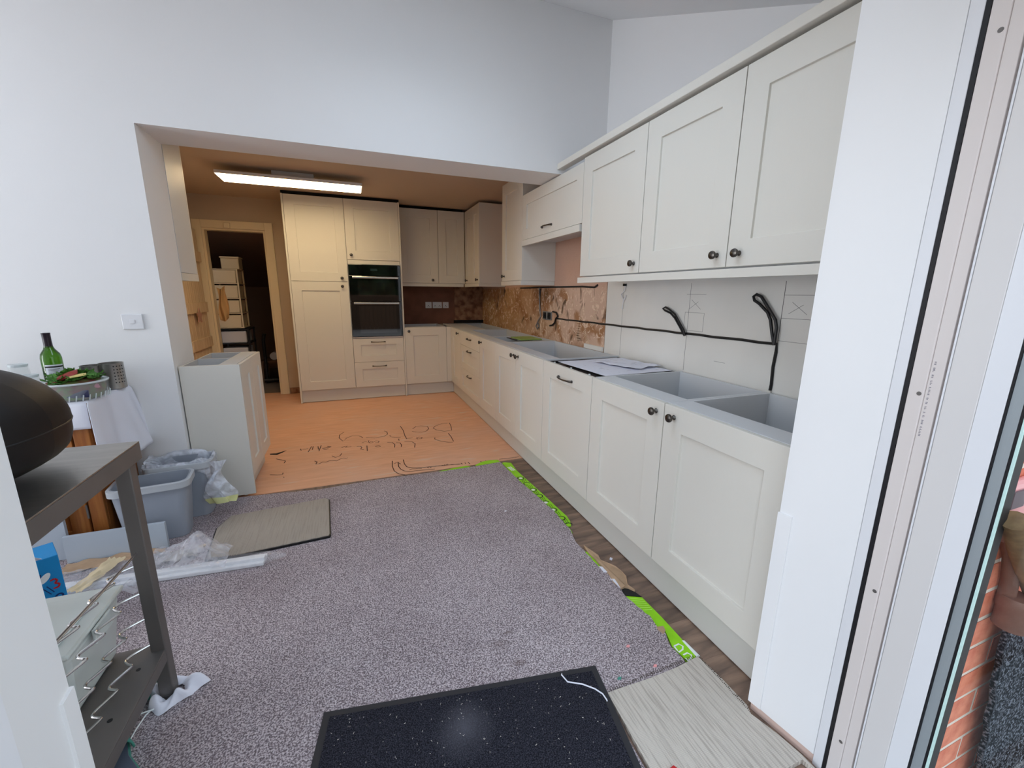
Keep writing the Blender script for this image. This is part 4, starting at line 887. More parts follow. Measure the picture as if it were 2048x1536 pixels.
# papers on the dishwasher
def sheet(name, label, c, w_, h_, rz, z, cr, seed=0, nu=12, nv=10, drawn=False):
    random.seed(seed); ph = [random.uniform(0, 6) for _ in range(6)]
    R_ = Matrix.Rotation(rz, 2)
    def fn(u, v):
        p = R_ @ Vector(((u-.5)*w_, (v-.5)*h_))
        return (c[0]+p.x, c[1]+p.y, z+cr*(abs(math.sin(u*7+ph[0]+v*3))+abs(math.sin(v*9+ph[1]-u*4)))*.5)
    o = MB().grid(fn, nu, nv).build(name, M['paperw'], solid=.0008); tag(o, label, 'paper')
    if drawn:
        m = MB()
        for k in range(26):
            a, b = random.uniform(-.4, .38)*w_, random.uniform(-.4, .4)*h_; L_ = random.uniform(.01, .05); th = random.choice((0, PI/2, .3))
            p0 = R_ @ Vector((a, b)); p1 = R_ @ Vector((a+math.cos(th)*L_, b+math.sin(th)*L_))
            ribbon(m, [(c[0]+p0.x, c[1]+p0.y), (c[0]+p1.x, c[1]+p1.y)], .0015, z+cr+.0012)
        tag(m.build('drawn_line', M['pencil'], o), kind='stuff')
    return o
sheet('paper_plan', 'large smooth white sheet covering the top of the dishwasher', (.315, 2.125), .47, .52, .05, .860, .0015, 1, drawn=True)
sheet('crumpled_plan', 'creased white drawing lying on the large sheet over the dishwasher', (.43, 2.13), .24, .33, .25, .866, .010, 4, 16, 14, True)
# green board in the open cabinet
o = MB().box(.30, .52, 3.60, 3.88, .8535, .8635).build('chopping_board', M['green'], bevel=.004); tag(o, 'thin green board resting on the open base cabinets under the socket boxes', 'board')
o.location = (0, 0, .004)
MB().box(.25, .275, 3.62, 3.86, .8535, .8605).build('board_edge', M['blackplastic'], o, bevel=.002)
tag(MB().box(.52, .56, 3.452, 3.464, .80, .862).box(.535, .545, 3.440, 3.452, .77, .84).build('corner_bracket', M['steeldark'], bevel=.001), 'small metal hanging bracket at the back corner of the sink cabinet', 'bracket')
tag(MB().lathe([(0, 0), (.005, .002), (.005, .004), (0, .005)], (.40, 1.8365, .80), 8, 'y').build('screw_cap', M['blackplastic']), 'small dark screw hole cap on a cabinet partition', 'screw')

# ================================================================ left-hand clutter
# pine sideboard with cloths
pc = thing('pine_sideboard', 'low orange pine sideboard against the white wall under white cloths', 'sideboard', (-2.385, 2.465, 0))
MB().box(-.95, 0, 0, .355, .02, .745).build('body', M['pine'], pc, bevel=.003)
MB().box(-.98, .022, -.030, .362, .747, .771).build('top', M['pine'], pc, bevel=.004)
MB().box(-.06, 0, -.022, -.001, .05, .74).build('stile', M['pine'], pc, bevel=.003)
for i, x0 in enumerate((-.50, -.94)):
    d = door_mb(.43, .60, .07, .02).build('door', M['pine'], pc, bevel=.002); d.location = (x0, -.022, .06)
    MB().box(.4305, .437, -.006, .0, .13, .20).build('hinge', M['steeldark'], d)
# base cloth over the top, front fall
def cloth(name, label, fn, nu, nv, th=.003):
    o = MB().grid(fn, nu, nv).build(name, M['cloth'], smooth='all', solid=th); return tag(o, label, 'cloth')
def f_front(u, v):
    x = -3.36+u*1.0
    if v < .55: return (x, 2.815-(v/.55)*.392, .7755+.0008*math.sin(u*20))
    t_ = (v-.55)/.45; return (x, 2.423-.006*math.sin(t_*2)-.003*math.sin(u*40+t_*3), .7755-.003*min(1, t_*8)-t_*.122)
cloth('tablecloth', 'white cloth over the pine sideboard with a short straight fall at the front', f_front, 44, 21)
def f_side(u, v):
    # drapes from the top over the right end; u along depth (front -> wall), v from table to hem
    y = 2.408+u*.412
    if v < .25: return (-2.50+(v/.25)*.148, 2.425+u*.39, .7785+.0015*math.sin(u*9))
    t_ = (v-.25)/.75
    fold = math.sin(u*PI*3.4+.6)*.026*t_+math.sin(u*PI*8)*.010*t_
    hem = .285+.030*math.sin(u*PI*1.1)+.03*u
    return (-2.352+.045*t_**.7*(.15+.85*u)+fold*(.35+.65*u)+.035*t_*u, y+(u-.25)*.05*t_, .7775-.004*min(1, t_*6)-t_*hem)
cloth('tea_towel', 'white tea towel hanging in folds over the right end of the sideboard', f_side, 40, 26)

TZ = .7815
# tray
tr = thing('serving_tray', 'black tray carrying upturned tumblers on the sideboard', 'tray', (-2.80, 2.63, TZ))
MB().box(-.17, .20, -.12, .13, .0, .028).build('base', M['blackplastic'], tr, bevel=.006)
MB().box(-.175, .205, -.125, -.118, .0, .040).box(-.175, .205, .128, .135, 0, .040).box(.199, .206, -.118, .128, 0, .04).build('rim', M['blackplastic'], tr, bevel=.003)
# glasses
def tumbler(name, label, c, r, h, grp):
    t_ = thing(name, label, 'glass', c, 0, grp)
    prof = [(r*.86, h), (r, 0), (r-.002, 0), (r*.86-.002, h-.006), (0, h-.006)]
    MB().lathe([(0, h), (r*.84, h), (r*.88, h-.004), (r, .0), (r-.0025, .0), (r*.85-.001, h-.012), (0, h-.012)], (0, 0, 0), 24).build('bowl', M['plasticpane'], t_, smooth=True)
    MB().lathe([(r-.004, .0), (r+.0006, .0), (r+.0006, .003), (r-.004, .003)], (0, 0, 0), 24).build('rim', M['glass'], t_, smooth=True)
    MB().lathe([(r*.80, h-.012), (r*.885, h-.004), (r*.86, h+.0008), (r*.80, h-.001)], (0, 0, 0), 24).build('foot_ring', mat('frosted_glass', srgb(222, 230, 232), .2, alpha=.75), t_, smooth=True)
    return t_
tumbler('glass_tumbler', 'tallest upturned clear tumbler on the black tray', (-2.690, 2.645, TZ+.029), .039, .128, 'tumblers on the tray')
tumbler('glass_tumbler', 'shorter upturned tumbler on the tray beside the green wine bottle', (-2.632, 2.60, TZ+.029), .036, .082, 'tumblers on the tray')
tumbler('glass_tumbler', 'upturned tumbler on the tray farthest from the wine bottle', (-2.795, 2.62, TZ+.029), .038, .100, 'tumblers on the tray')
# wine bottle
wb = thing('wine_bottle', 'green glass wine bottle with dark foil neck and white back label', 'bottle', (-2.555, 2.63, TZ))
MB().lathe([(0, .002), (.030, 0), (.0375, .006), (.0375, .185), (.034, .205), (.020, .228), (.0150, .245), (.0142, .270)], (0, 0, 0), 32).build('glass_body', M['greeng'], wb, smooth=True)
MB().lathe([(0, .010), (.034, .010), (.0345, .14), (0, .14)], (0, 0, 0), 24).build('wine', mat('dark_wine', srgb(18, 30, 12), .1), wb, smooth=True)
MB().lathe([(.0158, .236), (.0152, .27), (.0156, .300), (.0162, .302), (.0158, .306), (0, .306)], (0, 0, 0), 24).build('foil_neck', M['foil'], wb, smooth=True)
def arc_patch(mb, r, a0, a1, z0, z1, n=12):
    vs = []; 
    for z in (z0, z1):
        for i in range(n+1):
            a = a0+(a1-a0)*i/n; vs.append((r*math.cos(a), r*math.sin(a), z))
    mb.add(vs, [(i, i+1, n+2+i, n+1+i) for i in range(n)])
av = math.atan2(-.043-2.63, -1.17+2.555)
m = MB(); arc_patch(m, .0380, av-.75, av+1.05, .055, .155); m.build('label', M['label'], wb, smooth=True)
m = MB(); arc_patch(m, .0383, av-.75, av+1.05, .141, .148); m.build('label_band', M['blackp'], wb, smooth=True)
m = MB()
for k in range(7): arc_patch(m, .0383, av-.5, av+.6-(k % 3)*.12, .132-k*.006, .134-k*.006)
arc_patch(m, .0383, av-.1, av+.15, .078, .086); tag(m.build('label_print', M['pencil'], wb, smooth=True), kind='stuff')
# salad bowl
bl = thing('salad_bowl', 'wide cut-glass bowl heaped with green leaves and packets on the white cloth', 'bowl', (-2.436, 2.525, TZ))
MB().lathe([(0, .001), (.100, .0), (.114, .006), (.120, .082), (.1175, .084), (.1155, .080), (.110, .010), (.095, .004), (0, .004)], (0, 0, 0), 40).build('glass_bowl', M['plasticpane'], bl, smooth=True)
MB().lathe([(.1155, .080), (.1212, .079), (.1222, .084), (.1185, .087), (.1155, .084)], (0, 0, 0), 40).build('rim', mat('frosted_glass', srgb(222, 230, 232), .2), bl, smooth=True)
m = MB()
for k in range(32):
    a = 2*PI*k/32; m.tube([(.1155*math.cos(a), .1155*math.sin(a), .004), (.118*math.cos(a+.04), .118*math.sin(a+.04), .030)], .0026, 5)
tag(m.build('cut_facet', mat('frosted_glass', srgb(222, 230, 232), .2), bl, smooth=True), kind='stuff')
random.seed(21)
def leafmesh(L_, w_, curl):
    def fn(u, v):
        s_ = math.sin(PI*min(1, u*1.02))**.7*w_/2
        return ((u-.5)*L_, (v-.5)*2*s_, curl*(u-.5)**2*L_*2+abs(v-.5)*w_*.3+.003*math.sin(u*20+v*9))
    return MB().grid(fn, 9, 5)
def inbowl(o, x, y, z, rx, ry, rz):
    o.location = (-2.436+x, 2.525+y, TZ+z); o.rotation_euler = (rx, ry, rz)
lf = None
for k in range(34):
    a = random.uniform(0, 2*PI); r = .090*random.random()**.6
    o = leafmesh(.065, .04, .5).build('salad_leaf', M['leafg'], smooth='all') if lf is None else lf.copy()
    if lf is None: lf = o
    else: COL.objects.link(o)
    inbowl(o, r*math.cos(a), r*math.sin(a), .086+.034*(1-r/.09)+random.uniform(-.008, .010), random.uniform(-.5, .5), random.uniform(-.4, .4), random.uniform(0, 6.28))
    tag(o, 'green salad leaf heaped in the glass bowl', 'leaf', 'salad leaves in the bowl')
def packet(name, label, mt, x, y, z, rx, ry, rz, L_=.07, w_=.045, t_=.012):
    def fn(u, v):
        e = (math.sin(PI*u)*math.sin(PI*v))**.5
        return ((u-.5)*L_, (v-.5)*w_, t_*e)
    mb = MB().grid(fn, 9, 7); mb.grid(lambda u, v: ((.5-u)*L_, (v-.5)*w_, -t_*(math.sin(PI*u)*math.sin(PI*v))**.5), 9, 7)
    o = mb.build(name, mt, smooth='all'); inbowl(o, x, y, z, rx, ry, rz); tag(o, label, 'packet'); return o
packet('snack_packet', 'dark red packet standing out of the salad bowl', M['redleaf'], -.01, -.045, .112, .35, -.45, .25, .105, .045)
packet('snack_packet', 'pale cream packet lying on the leaves at the top of the salad bowl', M['yel'], .038, -.050, .116, .4, -.15, .3, .065, .022, .006)
packet('snack_packet', 'navy packet low behind the glass of the salad bowl', M['navy'], .035, -.090, .034, 1.45, 0, .10, .10, .034, .008)
packet('snack_packet', 'pale yellow packet behind the glass at the left of the salad bowl', M['yel'], -.048, -.084, .036, 1.45, 0, -.30, .065, .050, .008)
packet('snack_packet', 'red packet in the middle of the salad bowl behind the glass', M['redleaf'], -.005, -.088, .066, 1.4, .15, .02, .12, .024, .007)
packet('snack_packet', 'pink packet at the right side of the salad bowl', M['pink'], .078, -.058, .060, 1.35, -.2, .85, .075, .032, .008)
packet('snack_packet', 'pink and white packet at the left side of the salad bowl', M['pink'], -.092, -.040, .062, 1.35, 0, -.95, .06, .028, .006)
MB().lathe([(0, .006), (.094, .006), (.108, .05), (.106, .078), (.07, .096), (0, .104)], (0, 0, 0), 24).build('salad_filling', mat('mixed_salad', srgb(96, 120, 60), .6, col2=srgb(120, 50, 56), vscale=30), bl, smooth=True)
# utensil pots
def pot(name, label, c, r, h, holes):
    t_ = thing(name, label, 'pot', c)
    MB().lathe([(0, .001), (r-.003, 0), (r, .003), (r, h-.003), (r+.0012, h), (r-.002, h), (r-.003, .006), (0, .006)], (0, 0, 0), 36).build('shell', M['steel'], t_, smooth=True)
    if holes:
        m = MB(); av_ = math.atan2(-.043-c[1], -1.17-c[0])
        for i in range(4):
            for j in range(6):
                a = av_+.15+i*.26; z = .035+j*.017
                m.lathe([(0, 0), (.0032, 0), (.0032, .0006), (0, .0008)], (0, 0, 0), 8, 'x'); n_ = 0
                base = len(m.v)-32
                for q in range(base, len(m.v)):
                    x, y, zz = m.v[q]; x += r
                    m.v[q] = (x*math.cos(a)-y*math.sin(a), x*math.sin(a)+y*math.cos(a), zz+z)
        tag(m.build('drain_hole', M['blackp'], t_), kind='stuff')
    return t_
pot('utensil_pot', 'plain brushed steel pot beside the salad bowl', (-2.452, 2.72, TZ), .045, .128, False)
pot('utensil_pot', 'perforated brushed steel utensil pot standing against the white wall', (-2.378, 2.735, TZ), .050, .135, True)

# ---------------------------------------------------------------- steel trolley with wine rack
tl = thing('steel_trolley', 'stainless steel work trolley with lower shelf and wavy wire wine rack', 'trolley', (-1.785, 1.40, 0))
TT = .867
MB().box(-.72, .012, -.60, .012, TT-.004, TT).build('worktop', M['steel'], tl, bevel=.001)
MB().box(.009, .012, -.60, .012, TT-.052, TT-.0045).box(-.72, .0085, .009, .012, TT-.052, TT-.0045).box(-.72, .0085, -.60, -.597, TT-.052, TT-.0045).build('apron', M['steeldark'], tl, bevel=.001)
for (x, y) in ((-.038, -.038), (-.038, -.59), (-.71, -.038), (-.71, -.59)):
    m = MB().box(x, x+.038, y, y+.038, .03, TT-.006); l_ = m.build('leg', M['steeldark'], tl, bevel=.003)
    MB().box(x+.001, x+.037, y+.001, y+.037, .012, .0295).build('foot', M['steeldark'], l_, bevel=.002)
MB().box(-.70, -.002, -.585, -.006, .196, .200).build('shelf', M['steeldark'], tl, bevel=.001)
MB().box(-.004, -.001, -.552, -.039, .158, .1955).box(-.67, -.04, -.004, -.001, .158, .1955).build('shelf_lip', M['steeldark'], tl, bevel=.001)
for y in (-.10, -.26, -.42): MB().lathe([(0, 0), (.006, 0), (.006, .0007), (0, .0008)], (-.045, y, .2002), 10).build('rivet', M['blackp'], tl)
MB().tube([(-.024, -.030, .540), (-.030, -.20, .541), (-.045, -.45, .541), (-.050, -.555, .541)], .0034, 8).build('rack_rail', M['wire'], tl, smooth=True)
def catmull(P, n=6):
    out = []
    for i in range(len(P)-1):
        p0, p1, p2, p3 = P[max(i-1, 0)], P[i], P[i+1], P[min(i+2, len(P)-1)]
        for k in range(n):
            t = k/n; out.append(tuple(.5*(2*b+(c-a)*t+(2*a-5*b+4*c-d)*t*t+(3*b-a-3*c+d)*t**3) for a, b, c, d in zip(p0, p1, p2, p3)))
    return out+[P[-1]]
for k, z0 in enumerate((.498, .405, .317, .224)):
    o_ = .004*k
    P = [(-.020, -.022, z0), (-.045, -.040, z0), (-.070, -.062, z0), (-.079, -.082, z0), (-.066, -.099, z0), (-.054, -.108, z0)]
    y = -.108
    while y > -.50:
        P += [(-.066, y-.026, z0), (-.079, y-.054, z0), (-.077, y-.068, z0), (-.062, y-.077, z0), (-.055, y-.082, z0)]; y -= .082
    P += [(-.052, -.560, z0)]
    MB().tube(catmull(P), .0036, 8).build('wine_rack_wire', M['wire'], tl, smooth=True)
# black barbecue hood on the trolley
bq = thing('tabletop_barbecue', 'black domed tabletop barbecue with closed lid on the steel trolley', 'barbecue', (-2.088, 1.165, TT+.002))
def superell(mb, a, b, c, z0, z1, e1, n=40, m_=18, cz=0):
    def sg(v, e): return math.copysign(abs(v)**e, v)
    def fn(u, v):
        th = u*2*PI; ph = (z0+(z1-z0)*v)*PI/2
        return (a*sg(math.cos(ph), e1)*sg(math.cos(th), .8), b*sg(math.cos(ph), e1)*sg(math.sin(th), .8), cz+c*sg(math.sin(ph), e1))
    return mb.grid(fn, n, m_)
superell(MB(), .268, .23, .158, 0, 1, .92, cz=.118).build('lid', M['blackenamel'], bq, smooth='all')
superell(MB(), .266, .228, .108, -.985, 0, .60, cz=.114).build('fire_bowl', M['blackenamel'], bq, smooth='all')
superell(MB(), .270, .231, .005, -1, 1, .6, cz=.116).build('lid_rim', M['blackplastic'], bq, smooth='all')

# items on and under the trolley
wbx = thing('storage_box', 'frosted white plastic storage box on the lower trolley shelf', 'box', (-2.036, 1.285, .202), .0)
m = MB().add([(-.125,-.115,0),(.125,-.115,0),(.125,.105,0),(-.125,.105,0),(-.15,-.14,.20),(.15,-.14,.20),(.15,.125,.20),(-.15,.125,.20)], [(0,3,2,1),(0,1,5,4),(1,2,6,5),(2,3,7,6),(3,0,4,7),(4,5,6,7)])
m.build('tub', M['boxp'], wbx, bevel=.018)
MB().box(-.158, .158, -.148, .133, .201, .216).build('lid', M['boxp'], wbx, bevel=.006)
MB().box(-.12, .12, -.11, .095, .2165, .222).build('lid_panel', M['boxp'], wbx, bevel=.004)
m = MB().box(.158, .166, -.05, .035, .16, .205).build('clip', M['boxp'], wbx, bevel=.003)
# blue carton
bcx = thing('blue_carton', 'bright blue printed cardboard carton with an open white flap behind the trolley', 'carton', (-2.343, 1.797, .0125), .56)
MB().box(-.10, .10, 0, .13, 0, .315).build('box', M['blue'], bcx, bevel=.002)
MB().add([(-.10, .004, .316), (.06, .004, .316), (.03, -.02, .352), (-.12, -.04, .345)], [(0, 1, 2, 3)]).build('flap', M['paperw'], bcx, solid=.002)
def ell(cx, cz, a, b, rot, m_, name, y=-.0012):
    pts = [(cx+a*math.cos(t)*math.cos(rot)-b*math.sin(t)*math.sin(rot), cz+a*math.cos(t)*math.sin(rot)+b*math.sin(t)*math.cos(rot)) for t in [k*PI/8 for k in range(16)]]
    mb = MB(); n = len(pts); mb.add([(p[0], y, p[1]) for p in pts], [tuple(range(n))]); return mb.build(name, m_, bcx)
for (cx, cz, rot) in ((.005, .265, 1.3), (.055, .238, .9), (-.015, .225, .4)): ell(cx, cz, .022, .011, rot, M['whitep'], 'printed_leaf')
ell(.075, .085, .018, .010, 1.0, M['whitep'], 'printed_leaf')
ell(.035, .232, .030, .005, 1.1, M['dblue'], 'printed_stalk', -.0010)
ell(.080, .150, .012, .012, 0, M['dblue'], 'printed_ring'); ell(.080, .150, .006, .006, 0, M['blue'], 'printed_ring_centre', -.0016)
ell(.030, .060, .040, .022, 1.2, M['red'], 'printed_shape'); ell(.035, .125, .014, .012, 0, M['tan'], 'printed_dot')
m = MB()
def stroke(mb, pts, w_=.004, y=-.0014):
    for (a, b) in zip(pts, pts[1:]):
        d = Vector((b[0]-a[0], b[1]-a[1])); nn = Vector((-d.y, d.x)).normalized()*w_/2
        mb.add([(a[0]+nn.x, y, a[1]+nn.y), (b[0]+nn.x, y, b[1]+nn.y), (b[0]-nn.x, y, b[1]-nn.y), (a[0]-nn.x, y, a[1]-nn.y)], [(0, 1, 2, 3)])
stroke(m, [(.066, .222), (.078, .225), (.084, .215), (.076, .207), (.087, .200), (.084, .188), (.070, .188)], .006)
m.build('printed_figure', M['red'], bcx)
m = MB(); stroke(m, [(.045, .20), (.062, .168)], .003); stroke(m, [(.055, .205), (.070, .173)], .003); m.build('printed_dash', M['dblue'], bcx)

# leaning white panels
lpn = MB().box(-2.72, -2.525, 2.395, 2.413, .0125, .40).build('offcut_board', mat('blue_grey_melamine', srgb(176, 186, 196), .4), bevel=.001); tag(lpn, 'upright pale grey offcut board beyond the blue carton', 'panel')
lp2 = MB().box(-2.520, -2.125, 2.352, 2.370, .0125, .150).build('offcut_board', mat('blue_grey_melamine', srgb(176, 186, 196), .4), bevel=.001); tag(lp2, 'long low white board on edge in front of the pine sideboard', 'panel')
# kraft sheet and polythene wrap
def wrinkled(name, label, mt, quad_, z, amp, seed, nu=26, nv=14, cat='wrapping', lift=None):
    random.seed(seed); ph = [random.uniform(0, 6) for _ in range(8)]
    a, b, c, d = [Vector(q) for q in quad_]
    def fn(u, v):
        p = a.lerp(b, u).lerp(d.lerp(c, u), v)
        w_ = .5*(math.sin(u*11+ph[0]+3*math.sin(v*4+ph[1]))+math.sin(v*13+ph[2]-u*6)+.6*math.sin(u*29+v*17+ph[3]))
        zz = z+amp*(abs(w_)*.6)+(lift(u, v) if lift else 0)
        return (p.x+.004*math.sin(v*25+ph[4]), p.y+.006*math.sin(u*21+ph[5]), zz)
    o = MB().grid(fn, nu, nv).build(name, mt, smooth='all'); return tag(o, label, cat)
wrinkled('kraft_sheet', 'creased brown packing paper along the foot of the low white board', M['kraft'], [(-2.50, 2.24), (-2.12, 2.30), (-2.13, 2.345), (-2.52, 2.345)], .014, .018, 1, 20, 8, 'paper')
wrinkled('polythene_wrap', 'clear crinkled polythene heap behind the trolley leg', M['film'], [(-2.46, 2.02), (-2.12, 1.97), (-2.08, 2.26), (-2.48, 2.26)], .016, .05, 2)
wrinkled('beige_strip', 'beige paper band lying across the polythene heap', mat('beige_paper', srgb(214, 196, 160), .7), [(-2.37, 2.03), (-2.31, 2.02), (-2.25, 2.25), (-2.32, 2.26)], .052, .012, 7, 8, 12, 'paper')
wrinkled('polythene_wrap', 'clear polythene sheet rising in a fold beside the old fawn doormat', M['film'], [(-2.16, 2.12), (-1.80, 2.02), (-1.80, 2.18), (-2.16, 2.33)], .03, .03, 3, lift=lambda u, v: .115*math.exp(-((u-.62)/.30)**2)*math.exp(-((v-.6)/.5)**2))
# long white plastic-wrapped profile on the floor
sp_ = thing('plastic_profile', 'long white cornice length wrapped in clear plastic on the carpet', 'strip', (-2.44, 2.11, .012), -.075)
m = MB()
for (a, b, h_) in ((0, .022, .018), (.022, .05, .032), (.05, .075, .02)): m.box(0, .80, a-.03, b-.03, 0, h_)
m.build('profile', M['trimw'], sp_, bevel=.003)
def fwrap(u, v):
    a = v*2*PI; r = .048+.002*math.sin(u*40+v*10)
    end = 1-.75*max(0, (u-.9)/.1)
    return (-.01+u*.90, .002+r*math.cos(a)*end, max(.0008, .022+.024*math.sin(a)*end))
MB().grid(fwrap, 40, 18).build('wrap', M['filmthin'], sp_, smooth='all')
wrinkled('grey_pouch', 'crumpled grey packing pouch between the trolley leg and the bin', mat('grey_packing', srgb(165, 160, 155), .5, bump=.4, bscale=60), [(-2.20, 2.16), (-1.96, 2.20), (-1.97, 2.27), (-2.20, 2.29)], .018, .03, 9, 14, 8)
o = MB().prism([(-1.99, 2.30), (-1.955, 2.315), (-1.95, 2.30), (-1.985, 2.285)], .0112, .018).build('wood_chip', M['palepine']); tag(o, 'small orange wood offcut on the carpet by the polythene', 'chip')

# grey bin with liner, a second bin behind
def bin_(name, label, c, rz, w_, d_, h, mt):
    t_ = thing(name, label, 'bin', c, rz)
    k = .84; a, b = w_/2, d_/2; t2 = .004
    m = MB()
    def ringp(sx, sy, z, n=6, r=.04):
        pts = []
        for (qx, qy, a0) in ((1, 1, 0), (-1, 1, PI/2), (-1, -1, PI), (1, -1, 1.5*PI)):
            for i in range(n+1):
                an = a0+i*PI/2/n; pts.append((qx*(sx-r)+r*math.cos(an), qy*(sy-r)+r*math.sin(an), z))
        return pts
    R_ = [ringp(a*k, b*k, 0), ringp(a, b, h-.03), ringp(a, b, h), ringp(a-t2, b-t2, h), ringp(a*k-t2, b*k-t2, .006)]
    n = len(R_[0]); vs = [v for r in R_ for v in r]; fs = [tuple(range(n))[::-1]]
    for i in range(4): fs += [(i*n+j, i*n+(j+1) % n, (i+1)*n+(j+1) % n, (i+1)*n+j) for j in range(n)]
    fs.append(tuple(range(4*n, 5*n)))
    m.add(vs, fs); m.build('tub', mt, t_, smooth=True)
    R_ = [ringp(a+.001, b+.001, h-.036, r=.041), ringp(a+.014, b+.014, h-.034, r=.05), ringp(a+.014, b+.014, h-.002, r=.05), ringp(a+.001, b+.001, h, r=.041)]
    vs = [v for r in R_ for v in r]; fs = []
    for i in range(4): fs += [(i*n+j, i*n+(j+1) % n, ((i+1) % 4)*n+(j+1) % n, ((i+1) % 4)*n+j) for j in range(n)]
    MB().add(vs, fs).build('rim', M['greypd'], t_, smooth=True)
    return t_
b1 = bin_('waste_bin', 'grey rectangular plastic bin standing in front of the bag-lined one', (-2.203, 2.506, .0125), .12, .310, .175, .315, M['greyp'])
b2 = bin_('waste_bin', 'grey rectangular bin with a white liner over its rim, against the wall', (-2.145, 2.725, .0125), .04, .295, .165, .330, M['greyp'])
def fliner(u, v):
    a = u*2*PI; r1 = 1.0
    rx, ry = .150, .082
    sgn = lambda q, e: math.copysign(abs(q)**e, q)
    cx, cy = rx*sgn(math.cos(a), .5), ry*sgn(math.sin(a), .5)
    if v < .35:
        t_ = v/.35; k = .86+.12*t_; return (cx*k, cy*k, .20+.145*t_+.005*math.sin(a*7))
    t_ = (v-.35)/.65
    drop = .05+.05*max(0, math.cos(a-.15))**2+.02*math.sin(a*3+1)
    if -0.7 < math.cos(a) : drop += .12*max(0, math.cos(a+.3))**3
    out = 1.04+.06*t_+.03*math.sin(a*11)*t_
    return (cx*out+.004*math.sin(a*17), cy*out, .350+.012*math.sin(a*5)*(1-t_)+.015*math.sin(t_*PI)-drop*t_)
o = MB().grid(fliner, 90, 16).build('bin_liner', M['binliner'], smooth='all'); o.location = (-2.145, 2.725, .0125); o.rotation_euler = (0, 0, .04); tag(o, 'crumpled white bin liner folded over the bin rim', 'bag')
def fbag(u, v):
    x = .03*math.sin(v*6+u*3)+(u-.5)*(.075+.03*v)
    return (-1.953+x+.012*math.sin(u*15), 2.63-.02*math.sin(u*PI)*1.4+.008*math.sin(v*14+u*9), .345+.012*math.sin(u*PI)-v*.255)
o = MB().grid(fbag, 26, 22).build('carrier_bag', M['binliner'], smooth='all'); tag(o, 'white plastic bag with pale yellow edge hanging down beside the lined bin', 'bag')
def fband(u, v): 
    x, y, z = fbag(u, .86+v*.14); return (x+.001, y-.004, z)
MB().grid(fband, 20, 4).build('yellow_edge', mat('pale_yellow_plastic', srgb(222, 224, 160), .4), o, smooth='all')

# tissue at the trolley foot
def ftis(u, v):
    a = u*2*PI; r = .028+.034*v+.012*v*math.sin(a*3+.7)+.006*v*math.sin(a*7)
    rx = r*(1.35 if math.cos(a) > 0 else 1.0)
    return (-1.803+rx*math.cos(a), 1.383+r*math.sin(a)*.95, .0125+.040*(1-(v-.45)**2*3.2)*(.7+.3*math.sin(a*5))+.004*math.sin(a*9+v*8))
o = MB().grid(ftis, 60, 10).build('crumpled_tissue', M['paperw'], smooth='all'); tag(o, 'crumpled white tissue packed round the foot of the trolley leg', 'tissue')
for q in list(o.data.vertices):
    if q.co.z < .0118: q.co.z = .0118
# sandals
def sandal(name, label, c, rz):
    t_ = thing(name, label, 'shoe', c, rz)
    out = [(-.12, -.02), (-.115, .025), (-.07, .036), (0, .034), (.06, .044), (.105, .036), (.125, .005), (.115, -.03), (.06, -.042), (0, -.030), (-.07, -.034), (-.11, -.03)]
    MB().prism(out, 0, .022).build('sole', M['teal'], t_, bevel=.006)
    MB().prism([(x*.93, y*.86) for x, y in out], .0222, .0255).build('insole', M['tealdk'], t_, bevel=.002)
    def fs(u, v):
        a = PI*u; return (.02+v*.085, .043*math.cos(a)*(1-.12*v), .018+.052*math.sin(a)*(1-.35*v))
    MB().grid(fs, 16, 8).build('upper', M['teal'], t_, smooth='all', solid=.005)
    return t_
sandal('clog', 'teal foam clog with grey insole under the trolley shelf, at the frame edge', (-1.852, 1.165, .0118), -.95+PI)
sandal('clog', 'teal foam clog farther under the trolley behind the tissue', (-1.925, 1.36, .0118), .95)
wire('white_cable', [(-1.80, 1.352, .016), (-1.825, 1.345, .022), (-1.845, 1.318, .020), (-1.855, 1.28, .016), (-1.858, 1.24, .0155)], .0022, M['whitep'], 'thin white lead curling from the tissue towards the teal clog')
wire('white_cable', [(-1.805, 1.347, .02), (-1.83, 1.325, .026), (-1.862, 1.322, .026), (-1.875, 1.335, .022)], .0022, M['whitep'], 'thin white lead looping over the farther teal clog')

# ================================================================ pantry and pine door
pd = thing('pine_door', 'pale pine ledged door standing open against the kitchen wall', 'door', (-2.765, 5.80, 0), -PI/2)
k = 0; pb_ = None
for i in range(6):
    b = MB().box(.001, .113, 0, .02, .01, 1.95).build('board', M['palepine'], pd, bevel=.003) if pb_ is None else pb_.copy()
    if pb_ is None: pb_ = b
    else: COL.objects.link(b); b.parent = pd
    b.location = (i*.1145, 0, 0)
for z in (.66, 1.05, 1.60):
    MB().box(.02, .68, .0205, .045, z, z+.11).build('ledge', M['palepine'], pd, bevel=.002)
    MB().box(.25, .67, -.006, -.0005, z+.03, z+.046).build('strap_hinge', M['blackplastic'], pd)
star = []
for i in range(10):
    a = i*PI/5+.25; r = .085 if i % 2 == 0 else .042; star.append((r*math.cos(a), r*math.sin(a)))
m = MB(); m.add([(-2.700, 5.40+a, 1.02+b) for a, b in star]+[(-2.690, 5.40+a, 1.02+b) for a, b in star], [tuple(range(10)), tuple(range(10, 20))[::-1]]+[(i, (i+1) % 10, 10+(i+1) % 10, 10+i) for i in range(10)])
o = m.build('hanging_star', mat('dusty_pink_felt', srgb(178, 138, 122), .9)); tag(o, 'dusty pink star decoration hanging on the open pine door', 'decoration')
o.location = (-.012+.0, 0, 0)

